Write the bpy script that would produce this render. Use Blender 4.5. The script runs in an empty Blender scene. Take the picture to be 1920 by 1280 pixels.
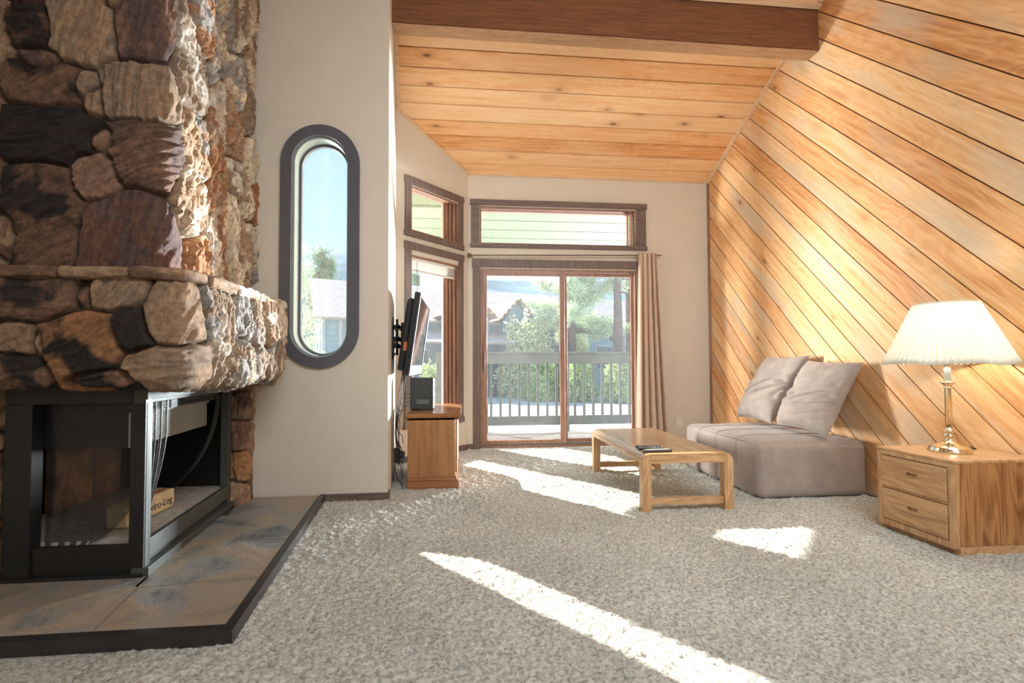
import bpy, bmesh, math, random
import numpy as np
from mathutils import Vector, Matrix
random.seed(7); rng = np.random.default_rng(11)
scn = bpy.context.scene; COL = scn.collection; PI = math.pi

# ---------------------------------------------------------------- camera
YAW, PITCH, ROLL, FPX = math.radians(-5.7), .03, .004, 900.0
fw = Vector((-math.sin(YAW)*math.cos(PITCH), math.cos(YAW)*math.cos(PITCH), math.sin(PITCH)))
rt = Vector((math.cos(YAW), math.sin(YAW), 0)); up = rt.cross(fw)
rr = rt*math.cos(ROLL) - up*math.sin(ROLL); uu = up*math.cos(ROLL) + rt*math.sin(ROLL)
cam_d = bpy.data.cameras.new('camera'); cam = bpy.data.objects.new('camera', cam_d); COL.objects.link(cam)
cam_d.sensor_width = 36; cam_d.lens = FPX/1920*36; cam_d.shift_y = 16/1920; cam_d.clip_start = .05; cam_d.clip_end = 900
mw = Matrix.Identity(4)
for i in range(3):
    mw[i][0] = rr[i]; mw[i][1] = uu[i]; mw[i][2] = -fw[i]
mw[2][3] = 1.0
cam.matrix_world = mw
scn.camera = cam

# ---------------------------------------------------------------- world, sun, lights, exposure
scn.view_settings.view_transform = 'Standard'; scn.view_settings.look = 'None'
scn.view_settings.exposure = 0.1; scn.view_settings.gamma = 1.0
world = bpy.data.worlds.new('sky'); scn.world = world; world.use_nodes = True
wn = world.node_tree; wn.nodes.clear()
w_out = wn.nodes.new('ShaderNodeOutputWorld'); w_bg = wn.nodes.new('ShaderNodeBackground')
w_tc = wn.nodes.new('ShaderNodeTexCoord'); w_sep = wn.nodes.new('ShaderNodeSeparateXYZ'); w_r = wn.nodes.new('ShaderNodeValToRGB')
wn.links.new(w_tc.outputs['Generated'], w_sep.inputs[0]); wn.links.new(w_sep.outputs['Z'], w_r.inputs[0])
wn.links.new(w_r.outputs[0], w_bg.inputs[0]); wn.links.new(w_bg.outputs[0], w_out.inputs[0])
w_r.color_ramp.elements[0].position = .0; w_r.color_ramp.elements[0].color = (.66, .84, 1.0, 1)
w_r.color_ramp.elements[1].position = .55; w_r.color_ramp.elements[1].color = (.36, .60, 1.0, 1)
w_bg.inputs[1].default_value = 1.2

def sun(name, d, strength, angle, color):
    l = bpy.data.lights.new(name, 'SUN'); l.energy = strength; l.angle = math.radians(angle); l.color = color
    o = bpy.data.objects.new(name, l); COL.objects.link(o)
    o.rotation_euler = Vector(d).to_track_quat('-Z', 'Y').to_euler(); o.location = (0, 8, 9)
    return o
sun('sun', (.635, -.77, -.775), 14.0, .6, (1, .95, .87))
def area(name, loc, tgt, sx, sy, power, color, spread=180):
    l = bpy.data.lights.new(name, 'AREA'); l.shape = 'RECTANGLE'; l.size = sx; l.size_y = sy; l.energy = power; l.color = color; l.spread = math.radians(spread)
    o = bpy.data.objects.new(name, l); COL.objects.link(o); o.location = loc
    o.rotation_euler = (Vector(tgt)-Vector(loc)).to_track_quat('-Z', 'Y').to_euler()
    return o
area('added_glare_right', (9.9, 14.6, 1.0), (1.1, 5.7, 1.3), 2.6, 2.6, 1500, (.88, .94, 1.0), 50)  # added unseen lamp, stands in for daylight glare through the door
area('added_glare_left', (-4.6, 7.25, 1.3), (.2, 5.2, 1.6), 1.0, 2.0, 400, (1.0, .97, .93), 100)  # added unseen lamp outside the bay to brighten the plank wall
area('added_fill_behind_camera', (1.2, -2.9, 2.3), (1.0, 4, 1.3), 3.4, 2.6, 45, (.95, .97, 1.0))  # added fill lamp behind the camera; the rear wall has no window
area('added_fill_overhead', (1.3, .1, 3.3), (1.3, 4.2, .4), 2.6, .6, 62, (.88, .96, 1.0), 140)  # added fill lamp above the camera, no fixture modelled

# ---------------------------------------------------------------- material helpers
def nmat(name):
    m = bpy.data.materials.new(name); m.use_nodes = True
    nt = m.node_tree; return m, nt, nt.nodes['Principled BSDF']
def N(nt, t, **kw):
    n = nt.nodes.new(t)
    for k, v in kw.items():
        if k in n.inputs: n.inputs[k].default_value = v
        else: setattr(n, k, v)
    return n
def ramp(nt, fac, stops):
    r = nt.nodes.new('ShaderNodeValToRGB'); nt.links.new(fac, r.inputs[0])
    el = r.color_ramp.elements
    while len(el) < len(stops): el.new(.5)
    for e, (p, c) in zip(el, stops): e.position = p; e.color = (*c, 1)
    return r.outputs[0]
def mixc(nt, fac, a, b, mode='MIX'):
    m = nt.nodes.new('ShaderNodeMix'); m.data_type = 'RGBA'; m.blend_type = mode
    for s, v in ((0, fac), (6, a), (7, b)):
        if hasattr(v, 'is_output'): nt.links.new(v, m.inputs[s])
        else: m.inputs[s].default_value = v if s == 0 else (*v, 1)
    return m.outputs[2]
def bumpn(nt, b, h, strength, dist):
    n = N(nt, 'ShaderNodeBump', Strength=strength, Distance=dist); nt.links.new(h, n.inputs['Height']); nt.links.new(n.outputs[0], b.inputs['Normal'])
def plain(name, col, rough=.5, metal=0., bump=None, var=0., spec=None, vscale=6):
    m, nt, b = nmat(name); b.inputs['Base Color'].default_value = (*col, 1)
    b.inputs['Roughness'].default_value = rough; b.inputs['Metallic'].default_value = metal
    if spec is not None: b.inputs['Specular IOR Level'].default_value = spec
    tc = N(nt, 'ShaderNodeTexCoord')
    if var:
        n = N(nt, 'ShaderNodeTexNoise', Scale=vscale, Detail=6.); nt.links.new(tc.outputs['Object'], n.inputs[0])
        nt.links.new(ramp(nt, n.outputs[0], [(.3, tuple(c*(1-var) for c in col)), (.7, tuple(min(1, c*(1+var)) for c in col))]), b.inputs['Base Color'])
    if bump:
        n = N(nt, 'ShaderNodeTexNoise', Scale=bump[0], Detail=4.); nt.links.new(tc.outputs['Object'], n.inputs[0]); bumpn(nt, b, n.outputs[0], bump[1], bump[2])
    return m
def wood(name, dark, light, axis='x', fine=26., rough=.45, figure=.55):
    m, nt, b = nmat(name); tc = N(nt, 'ShaderNodeTexCoord'); mp = N(nt, 'ShaderNodeMapping')
    sc = [fine]*3; sc['xyz'.index(axis)] = fine*.06; mp.inputs['Scale'].default_value = sc
    nt.links.new(tc.outputs['Object'], mp.inputs[0])
    n = N(nt, 'ShaderNodeTexNoise', Scale=1., Detail=6., Roughness=.6, Distortion=.8); nt.links.new(mp.outputs[0], n.inputs[0])
    mp2 = N(nt, 'ShaderNodeMapping'); sc2 = [7.]*3; sc2['xyz'.index(axis)] = 1.; mp2.inputs['Scale'].default_value = sc2
    nt.links.new(tc.outputs['Object'], mp2.inputs[0])
    n2 = N(nt, 'ShaderNodeTexNoise', Scale=1., Detail=2., Distortion=.6); nt.links.new(mp2.outputs[0], n2.inputs[0])
    sn = N(nt, 'ShaderNodeMath', operation='MULTIPLY'); nt.links.new(n2.outputs[0], sn.inputs[0]); sn.inputs[1].default_value = 75.
    s2 = N(nt, 'ShaderNodeMath', operation='SINE'); nt.links.new(sn.outputs[0], s2.inputs[0])
    a = N(nt, 'ShaderNodeMath', operation='MULTIPLY_ADD'); nt.links.new(s2.outputs[0], a.inputs[0]); a.inputs[1].default_value = .12*figure; nt.links.new(n.outputs[0], a.inputs[2])
    c = ramp(nt, a.outputs[0], [(.28, dark), (.62, light)])
    nt.links.new(c, b.inputs['Base Color']); b.inputs['Roughness'].default_value = rough
    bumpn(nt, b, a.outputs[0], .15, .002)
    return m
def board_wood(name, stops, grey=(.45, .40, .34), rough=.6):
    """Boards: UV runs along the board in metres, 'tone' varies per board."""
    m, nt, b = nmat(name); uv = N(nt, 'ShaderNodeUVMap', uv_map='UVMap'); at = N(nt, 'ShaderNodeAttribute', attribute_name='tone')
    mp = N(nt, 'ShaderNodeMapping'); mp.inputs['Scale'].default_value = (1.6, 26, 1); nt.links.new(uv.outputs[0], mp.inputs[0])
    n = N(nt, 'ShaderNodeTexNoise', Scale=1., Detail=7., Roughness=.65, Distortion=.5); nt.links.new(mp.outputs[0], n.inputs[0])
    mp2 = N(nt, 'ShaderNodeMapping'); mp2.inputs['Scale'].default_value = (.9, 5., 1); nt.links.new(uv.outputs[0], mp2.inputs[0])
    n2 = N(nt, 'ShaderNodeTexNoise', Scale=1., Detail=2., Distortion=.4); nt.links.new(mp2.outputs[0], n2.inputs[0])
    mu = N(nt, 'ShaderNodeMath', operation='MULTIPLY'); nt.links.new(n2.outputs[0], mu.inputs[0]); mu.inputs[1].default_value = 90.
    si = N(nt, 'ShaderNodeMath', operation='SINE'); nt.links.new(mu.outputs[0], si.inputs[0])
    a = N(nt, 'ShaderNodeMath', operation='MULTIPLY_ADD'); nt.links.new(si.outputs[0], a.inputs[0]); a.inputs[1].default_value = .045; nt.links.new(n.outputs[0], a.inputs[2])
    a2 = N(nt, 'ShaderNodeMath', operation='MULTIPLY_ADD'); nt.links.new(at.outputs['Fac'], a2.inputs[0]); a2.inputs[1].default_value = .40; nt.links.new(a.outputs[0], a2.inputs[2])
    c = ramp(nt, a2.outputs[0], stops)
    # weathered patches
    mp4 = N(nt, 'ShaderNodeMapping'); mp4.inputs['Scale'].default_value = (.7, 2.2, 1); nt.links.new(uv.outputs[0], mp4.inputs[0])
    n4 = N(nt, 'ShaderNodeTexNoise', Scale=1.3, Detail=3.); nt.links.new(mp4.outputs[0], n4.inputs[0])
    g = ramp(nt, n4.outputs[0], [(.50, (0, 0, 0)), (.70, (.70, .70, .70))])
    c = mixc(nt, g, c, grey)
    # knots
    mp3 = N(nt, 'ShaderNodeMapping'); mp3.inputs['Scale'].default_value = (1.7, 4.4, 1); nt.links.new(uv.outputs[0], mp3.inputs[0])
    v = N(nt, 'ShaderNodeTexVoronoi', Scale=1.); nt.links.new(mp3.outputs[0], v.inputs['Vector'])
    k = ramp(nt, v.outputs['Distance'], [(.03, (1, 1, 1)), (.085, (0, 0, 0))])
    c = mixc(nt, k, c, (.16, .055, .018))
    k2 = ramp(nt, v.outputs['Distance'], [(.07, (.35, .35, .35)), (.24, (0, 0, 0))])
    c = mixc(nt, k2, c, (.42, .17, .05))
    nt.links.new(c, b.inputs['Base Color']); b.inputs['Roughness'].default_value = rough
    bumpn(nt, b, a.outputs[0], .25, .004)
    return m

M = {}
M['plaster'] = plain('plaster', (.70, .63, .53), .85, bump=(140, .25, .003), var=.02)
M['trimwood'] = wood('brown_trim', (.10, .068, .055), (.19, .135, .11), 'x', 40, .5, .2)
M['trimwood_z'] = wood('brown_trim_upright', (.10, .068, .055), (.19, .135, .11), 'z', 40, .5, .2)
M['redwood_z'] = wood('red_brown_frame', (.20, .10, .065), (.40, .22, .15), 'z', 45, .4, .3)
M['redwood_x'] = wood('red_brown_frame_x', (.20, .10, .065), (.40, .22, .15), 'x', 45, .4, .3)
M['ovalwood'] = plain('oval_frame_paint_glare', (.10, .10, .12), .38, var=.08)  # bluish glare on the frame is mixed into this base colour
M['boards'] = board_wood('cedar_boards', [(.40, (.52, .21, .07)), (.60, (.72, .35, .14)), (.80, (.82, .49, .23)), (1.0, (.88, .61, .36))], grey=(.58, .48, .36))
M['ceilboards'] = board_wood('pine_ceiling_boards', [(.38, (.66, .28, .10)), (.6, (.88, .46, .20)), (.9, (.95, .64, .36))], grey=(.90, .56, .30))
M['beam'] = wood('beam_wood', (.13, .045, .016), (.24, .095, .035), 'x', 60, .75, .1)
M['lighttrim'] = wood('pale_cedar_trim', (.70, .46, .27), (.86, .64, .42), 'x', 30, .6, .2)
M['black'] = plain('black_metal', (.012, .012, .012), .42, 0.0)
M['fmetal_lit'] = plain('firebox_metal_lit_side', (.085, .09, .083), .42, .3, var=.15)  # black firebox metal, door light on its side put into the colour
M['hood'] = plain('grey_metal_hood', (.30, .31, .29), .45, .3, var=.12)
M['plastic'] = plain('black_plastic', (.014, .015, .017), .35)
M['cable'] = plain('black_cable', (.012, .012, .014), .5)
M['white'] = plain('white_plastic', (.80, .79, .74), .4)
M['glassy_screen'] = plain('dark_screen', (.012, .013, .016), .08)
M['silver'] = plain('silver_plastic', (.17, .18, .18), .4, .3)
M['brass'] = plain('polished_brass', (.86, .76, .58), .14, 1.0)
M['oak_y'] = wood('light_oak', (.42, .22, .095), (.66, .41, .21), 'y', 42, .35, .7)
M['oak_x'] = wood('light_oak_x', (.42, .22, .095), (.66, .41, .21), 'x', 42, .35, .7)
M['oak_z'] = wood('light_oak_z', (.42, .22, .095), (.66, .41, .21), 'z', 42, .35, .7)
M['oak_dark_z'] = wood('oak_side_panel', (.25, .095, .03), (.52, .26, .10), 'z', 34, .35, .8)
M['tabletop'] = wood('tabletop_oak', (.36, .23, .12), (.60, .42, .25), 'y', 38, .2, .5)
M['cherry'] = wood('cherry_cabinet', (.27, .115, .042), (.45, .22, .09), 'z', 16, .35, .25)
M['cherry_x'] = wood('cherry_cabinet_x', (.22, .085, .032), (.38, .17, .07), 'x', 24, .25, .25)
M['deckwood'] = wood('weathered_deck', (.09, .065, .055), (.17, .135, .115), 'x', 30, .8, .2)
M['railpaint'] = plain('grey_rail_paint', (.055, .06, .052), .7, var=.2, vscale=9)
M['green'] = plain('green_soffit_paint', (.145, .175, .095), .7, var=.06)
M['siding'] = plain('blue_grey_siding', (.26, .36, .42), .8, var=.1, vscale=2)
M['siding_light'] = plain('pale_siding_trim', (.42, .46, .46), .8)
M['hwin'] = plain('house_window_glass', (.05, .08, .11), .15)
M['concrete'] = plain('sunlit_paving', (.62, .60, .58), .9, var=.06, vscale=.8)
M['grass'] = plain('lawn_green', (.20, .36, .07), .9, var=.3, vscale=3)
M['hill'] = plain('forested_hillside', (.13, .21, .25), 1., var=.35, vscale=.12)
M['bark'] = plain('pine_bark', (.16, .11, .09), .95, bump=(14, .8, .05), var=.3)
M['brick'] = plain('fire_brick', (.52, .31, .18), .9, var=.6, vscale=7, bump=(40, .5, .01))
M['ash'] = plain('ash_floor', (.42, .39, .35), .95, var=.25, vscale=22, bump=(60, .3, .005))
M['mortar'] = plain('dark_mortar', (.09, .06, .045), .95)
def leafmat(name, a, b_):
    m, nt, b = nmat(name); g = N(nt, 'ShaderNodeNewGeometry'); c = ramp(nt, g.outputs['Random Per Island'], [(0, a), (1, b_)])
    nt.links.new(c, b.inputs['Base Color']); b.inputs['Roughness'].default_value = .7
    tr = N(nt, 'ShaderNodeBsdfTranslucent'); nt.links.new(c, tr.inputs[0]); mx = N(nt, 'ShaderNodeMixShader', Fac=.35)
    out = nt.nodes['Material Output']; nt.links.new(b.outputs[0], mx.inputs[1]); nt.links.new(tr.outputs[0], mx.inputs[2]); nt.links.new(mx.outputs[0], out.inputs[0])
    return m
M['needles'] = leafmat('pine_needles', (.50, .60, .38), (.86, .92, .70))
M['needles_far'] = leafmat('far_conifer_needles', (.20, .30, .22), (.40, .50, .34))
M['hedge'] = leafmat('hedge_leaves', (.30, .46, .16), (.74, .80, .40))
M['bushleaf'] = leafmat('pale_bush_leaves', (.68, .70, .42), (.95, .93, .70))
# shingles
m, nt, b = nmat('wood_shingles'); tc = N(nt, 'ShaderNodeUVMap', uv_map='UVMap'); br = N(nt, 'ShaderNodeTexBrick', Scale=1.)
nt.links.new(tc.outputs[0], br.inputs[0]); br.inputs['Color1'].default_value = (.52, .42, .38, 1); br.inputs['Color2'].default_value = (.74, .64, .58, 1)
br.inputs['Mortar'].default_value = (.36, .29, .26, 1); br.inputs['Brick Width'].default_value = .17; br.inputs['Row Height'].default_value = .15; br.inputs['Mortar Size'].default_value = .012
nt.links.new(br.outputs[0], b.inputs['Base Color']); b.inputs['Roughness'].default_value = .9; M['shingle'] = m
m, nt, b = nmat('orange_shingles'); tc = N(nt, 'ShaderNodeUVMap', uv_map='UVMap'); br = N(nt, 'ShaderNodeTexBrick', Scale=1.)
nt.links.new(tc.outputs[0], br.inputs[0]); br.inputs['Color1'].default_value = (.62, .34, .20, 1); br.inputs['Color2'].default_value = (.80, .52, .36, 1)
br.inputs['Mortar'].default_value = (.30, .16, .10, 1); br.inputs['Brick Width'].default_value = .17; br.inputs['Row Height'].default_value = .15; br.inputs['Mortar Size'].default_value = .012
nt.links.new(br.outputs[0], b.inputs['Base Color']); b.inputs['Roughness'].default_value = .9; M['shingle_orange'] = m
# window glass: clear, with a faint white scatter standing in for haze
m, nt, b = nmat('window_glass'); nt.nodes.remove(b); out = nt.nodes['Material Output']
tr = N(nt, 'ShaderNodeBsdfTransparent'); tr.inputs[0].default_value = (.97, .985, .98, 1); gl = N(nt, 'ShaderNodeBsdfGlossy', Roughness=.02); df = N(nt, 'ShaderNodeBsdfTranslucent')
df.inputs[0].default_value = (.9, .93, .95, 1)
lw = N(nt, 'ShaderNodeLayerWeight', Blend=.5); pw = N(nt, 'ShaderNodeMath', operation='POWER'); nt.links.new(lw.outputs['Facing'], pw.inputs[0]); pw.inputs[1].default_value = 4.
fr = N(nt, 'ShaderNodeMath', operation='MULTIPLY_ADD'); nt.links.new(pw.outputs[0], fr.inputs[0]); fr.inputs[1].default_value = .5; fr.inputs[2].default_value = .035; m1 = N(nt, 'ShaderNodeMixShader'); nt.links.new(fr.outputs[0], m1.inputs[0]); nt.links.new(tr.outputs[0], m1.inputs[1]); nt.links.new(gl.outputs[0], m1.inputs[2])
m2 = N(nt, 'ShaderNodeMixShader', Fac=.012); nt.links.new(m1.outputs[0], m2.inputs[1]); nt.links.new(df.outputs[0], m2.inputs[2]); nt.links.new(m2.outputs[0], out.inputs[0]); M['glass'] = m
# stone (per-stone colour attribute)
m, nt, b = nmat('field_stone'); at = N(nt, 'ShaderNodeAttribute', attribute_name='stone'); tc = N(nt, 'ShaderNodeTexCoord')
n = N(nt, 'ShaderNodeTexNoise', Scale=34., Detail=8., Roughness=.7); nt.links.new(tc.outputs['Object'], n.inputs[0])
c = mixc(nt, 1., at.outputs['Color'], ramp(nt, n.outputs[0], [(.3, (.55, .52, .50)), (.68, (1.35, 1.33, 1.3))]), 'MULTIPLY')
nt.links.new(c, b.inputs['Base Color']); b.inputs['Roughness'].default_value = .72
mp = N(nt, 'ShaderNodeMapping'); mp.inputs['Scale'].default_value = (110, 110, 28); nt.links.new(tc.outputs['Object'], mp.inputs[0]); n2 = N(nt, 'ShaderNodeTexNoise', Scale=1., Detail=6., Roughness=.75, Distortion=.5); nt.links.new(mp.outputs[0], n2.inputs[0]); bumpn(nt, b, n2.outputs[0], .9, .014); M['stone'] = m
# slate
m, nt, b = nmat('hearth_slate'); tc = N(nt, 'ShaderNodeTexCoord'); n = N(nt, 'ShaderNodeTexNoise', Scale=3.2, Detail=7., Roughness=.62, Distortion=.4); nt.links.new(tc.outputs['Object'], n.inputs[0])
c = ramp(nt, n.outputs[0], [(.30, (.07, .09, .105)), (.44, (.27, .27, .255)), (.56, (.36, .28, .20)), (.70, (.16, .185, .19))])
nt.links.new(c, b.inputs['Base Color']); b.inputs['Roughness'].default_value = .38; bumpn(nt, b, n.outputs[0], .6, .02); M['slate'] = m
# carpet
m, nt, b = nmat('carpet_pile'); tc = N(nt, 'ShaderNodeTexCoord'); n = N(nt, 'ShaderNodeTexNoise', Scale=62., Detail=5., Roughness=.72); nt.links.new(tc.outputs['Object'], n.inputs[0])
n3 = N(nt, 'ShaderNodeTexNoise', Scale=1.6, Detail=4.); nt.links.new(tc.outputs['Object'], n3.inputs[0])
c = ramp(nt, n.outputs[0], [(.36, (.36, .35, .30)), (.50, (.64, .645, .59)), (.60, (.82, .82, .77))]); c = mixc(nt, 1., c, ramp(nt, n3.outputs[0], [(.35, (.9, .9, .9)), (.65, (1.06, 1.06, 1.06))]), 'MULTIPLY')
nt.links.new(c, b.inputs['Base Color']); b.inputs['Roughness'].default_value = 1.; b.inputs['Specular IOR Level'].default_value = .1; bumpn(nt, b, n.outputs[0], .8, .016); M['carpet'] = m
# fabrics
def fabric(name, col, scale=260., fuzz=.3, var=.12):
    m, nt, b = nmat(name); tc = N(nt, 'ShaderNodeTexCoord'); n = N(nt, 'ShaderNodeTexNoise', Scale=scale, Detail=3.); nt.links.new(tc.outputs['Object'], n.inputs[0])
    n2 = N(nt, 'ShaderNodeTexNoise', Scale=9., Detail=5.); nt.links.new(tc.outputs['Object'], n2.inputs[0])
    c = ramp(nt, n2.outputs[0], [(.3, tuple(v*(1-var) for v in col)), (.7, tuple(v*(1+var) for v in col))])
    nt.links.new(c, b.inputs['Base Color']); b.inputs['Roughness'].default_value = .9; b.inputs['Sheen Weight'].default_value = fuzz; b.inputs['Sheen Roughness'].default_value = .4
    bumpn(nt, b, n.outputs[0], .35, .003); return m
M['sofa'] = fabric('taupe_velour', (.35, .292, .258))
M['curtain'] = fabric('tan_curtain_cloth', (.62, .46, .35), 300, .1, .05)
m, nt, b = nmat('pleated_shade'); out = nt.nodes['Material Output']; b.inputs['Base Color'].default_value = (.90, .90, .84, 1); b.inputs['Roughness'].default_value = .9
tr = N(nt, 'ShaderNodeBsdfTranslucent'); tr.inputs[0].default_value = (.9, .9, .84, 1); mx = N(nt, 'ShaderNodeMixShader', Fac=.5)
nt.links.new(b.outputs[0], mx.inputs[1]); nt.links.new(tr.outputs[0], mx.inputs[2]); nt.links.new(mx.outputs[0], out.inputs[0]); M['shade'] = m
m, nt, b = nmat('lit_bulb'); b.inputs['Emission Color'].default_value = (1, .92, .75, 1); b.inputs['Emission Strength'].default_value = 6; M['bulb'] = m
# fire-screen chain mesh
m, nt, b = nmat('chain_mesh'); out = nt.nodes['Material Output']; uvn = N(nt, 'ShaderNodeUVMap', uv_map='UVMap'); mp = N(nt, 'ShaderNodeMapping'); mp.inputs['Scale'].default_value = (135, 135, 1)
mp.inputs['Rotation'].default_value = (0, 0, PI/4); nt.links.new(uvn.outputs[0], mp.inputs[0]); sp = N(nt, 'ShaderNodeSeparateXYZ'); nt.links.new(mp.outputs[0], sp.inputs[0])
res = []
for i in range(2):
    f = N(nt, 'ShaderNodeMath', operation='FRACT'); nt.links.new(sp.outputs[i], f.inputs[0]); l = N(nt, 'ShaderNodeMath', operation='LESS_THAN'); nt.links.new(f.outputs[0], l.inputs[0]); l.inputs[1].default_value = .38; res.append(l)
mxx = N(nt, 'ShaderNodeMath', operation='MAXIMUM'); nt.links.new(res[0].outputs[0], mxx.inputs[0]); nt.links.new(res[1].outputs[0], mxx.inputs[1])
b.inputs['Base Color'].default_value = (.028, .028, .026, 1); b.inputs['Metallic'].default_value = .2; b.inputs['Roughness'].default_value = .4
tr = N(nt, 'ShaderNodeBsdfTransparent'); mx = N(nt, 'ShaderNodeMixShader'); nt.links.new(mxx.outputs[0], mx.inputs[0]); nt.links.new(tr.outputs[0], mx.inputs[1]); nt.links.new(b.outputs[0], mx.inputs[2]); nt.links.new(mx.outputs[0], out.inputs[0]); M['mesh'] = m
M['paper'] = plain('log_wrapper_paper', (.72, .58, .36), .7, var=.12, vscale=14)
M['ink'] = plain('dark_print', (.05, .035, .025), .7)
M['redink'] = plain('orange_print', (.62, .16, .05), .7)

# ---------------------------------------------------------------- object helpers
LOC = {}
def link(name, me, mat, parent=None, smooth=False):
    o = bpy.data.objects.new(name, me); COL.objects.link(o)
    if mat is not None: me.materials.append(mat)
    if parent is not None:
        o.parent = parent
        if parent in LOC: o.matrix_parent_inverse = Matrix.Translation(LOC[parent]).inverted()
    if smooth: me.polygons.foreach_set('use_smooth', [True]*len(me.polygons))
    return o
def raw(name, v, f, mat, parent=None, smooth=False):
    me = bpy.data.meshes.new(name); me.from_pydata([tuple(map(float, p)) for p in v], [], [tuple(map(int, q)) for q in f]); me.update()
    return link(name, me, mat, parent, smooth)
def bmo(name, bm, mat, parent=None, smooth=False):
    bmesh.ops.recalc_face_normals(bm, faces=bm.faces[:])
    me = bpy.data.meshes.new(name); bm.to_mesh(me); bm.free(); return link(name, me, mat, parent, smooth)
def box(bm, x0, x1, y0, y1, z0, z1, bev=0., mtx=None, seg=2):
    x0, x1 = sorted((x0, x1)); y0, y1 = sorted((y0, y1)); z0, z1 = sorted((z0, z1))
    r = bmesh.ops.create_cube(bm, size=1.); vs = r['verts']
    for v in vs: v.co = Vector(((x0+x1)/2+v.co.x*(x1-x0), (y0+y1)/2+v.co.y*(y1-y0), (z0+z1)/2+v.co.z*(z1-z0)))
    if bev:
        es = list({e for v in vs for e in v.link_edges})
        rb = bmesh.ops.bevel(bm, geom=es, offset=bev, segments=seg, affect='EDGES', profile=.5)
        vs = list(set(rb['verts']) | {v for v in vs if v.is_valid})
        vs = [v for v in vs if v.is_valid]
    if mtx is not None:
        for v in vs: v.co = mtx @ v.co
    return vs
def bx(name, dims, mat, parent=None, bev=.003, mtx=None):
    bm = bmesh.new(); box(bm, *dims, bev=bev, mtx=mtx); return bmo(name, bm, mat, parent)
def thing(name, label, cat, loc, group=None):
    o = bpy.data.objects.new(name, None); COL.objects.link(o); o.location = loc; o.empty_display_size = .1
    LOC[o] = Vector(loc); o['label'] = label; o['category'] = cat
    if group: o['group'] = group
    return o
def tag(o, label, cat, group=None):
    o['label'] = label; o['category'] = cat
    if group: o['group'] = group
    return o
def struct(o): o['kind'] = 'structure'; return o
def tube(bm, pts, r, n=8, cap=True):
    pts = [Vector(p) for p in pts]; rings = []; prev = None
    for i, p in enumerate(pts):
        t = (pts[min(i+1, len(pts)-1)]-pts[max(i-1, 0)]).normalized()
        a = prev if prev is not None else (Vector((0, 0, 1)) if abs(t.z) < .9 else Vector((1, 0, 0)))
        a = (a - t*a.dot(t)).normalized(); prev = a; b = t.cross(a)
        rad = r[i] if isinstance(r, (list, tuple)) else r
        rings.append([bm.verts.new(p+a*math.cos(k*2*PI/n)*rad+b*math.sin(k*2*PI/n)*rad) for k in range(n)])
    for i in range(len(rings)-1):
        for k in range(n): bm.faces.new((rings[i][k], rings[i][(k+1) % n], rings[i+1][(k+1) % n], rings[i+1][k]))
    if cap: bm.faces.new(rings[0][::-1]); bm.faces.new(rings[-1])
def spline(pts, n=8):
    pts = [Vector(p) for p in pts]; P = [pts[0]]+pts+[pts[-1]]; out = []
    for i in range(1, len(P)-2):
        for k in range(n):
            t = k/n; a, b, c, d = P[i-1:i+3]
            out.append(.5*((2*b)+(c-a)*t+(2*a-5*b+4*c-d)*t*t+(-a+3*b-3*c+d)*t**3))
    out.append(pts[-1]); return out
def lathe(bm, prof, c, n=32):
    rings = [[bm.verts.new((c[0]+r*math.cos(k*2*PI/n), c[1]+r*math.sin(k*2*PI/n), c[2]+z)) for k in range(n)] for r, z in prof]
    for i in range(len(rings)-1):
        for k in range(n): bm.faces.new((rings[i][k], rings[i][(k+1) % n], rings[i+1][(k+1) % n], rings[i+1][k]))
    bm.faces.new(rings[0][::-1]); bm.faces.new(rings[-1])
def prism(bm, poly, fn, d0, d1):
    """poly: 2-D points, fn(u,v,d)->3-D."""
    a = [bm.verts.new(fn(u, v, d0)) for u, v in poly]; b = [bm.verts.new(fn(u, v, d1)) for u, v in poly]
    bm.faces.new(a[::-1]); bm.faces.new(b)
    for i in range(len(poly)): j = (i+1) % len(poly); bm.faces.new((a[i], a[j], b[j], b[i]))
_lat = rng.random((256, 256))
def vn(x, y, s=0):
    x = np.asarray(x, float)+s*17.31; y = np.asarray(y, float)+s*9.73
    xi = np.floor(x).astype(int); yi = np.floor(y).astype(int); fx = x-xi; fy = y-yi; fx = fx*fx*(3-2*fx); fy = fy*fy*(3-2*fy)
    g = lambda a, b: _lat[a & 255, b & 255]
    return (g(xi, yi)*(1-fx)+g(xi+1, yi)*fx)*(1-fy)+(g(xi, yi+1)*(1-fx)+g(xi+1, yi+1)*fx)*fy
def fbm(x, y, o=4, s=0):
    t = 0; a = .5; tot = 0
    for i in range(o): t = t+a*vn(x*2**i, y*2**i, s+i*3); tot += a; a *= .5
    return t/tot
def grid_faces(nu, nv):
    i = np.arange(nu-1)[:, None]*nv+np.arange(nv-1)[None, :]; i = i.ravel()
    return np.stack([i, i+nv, i+nv+1, i+1], 1)
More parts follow.
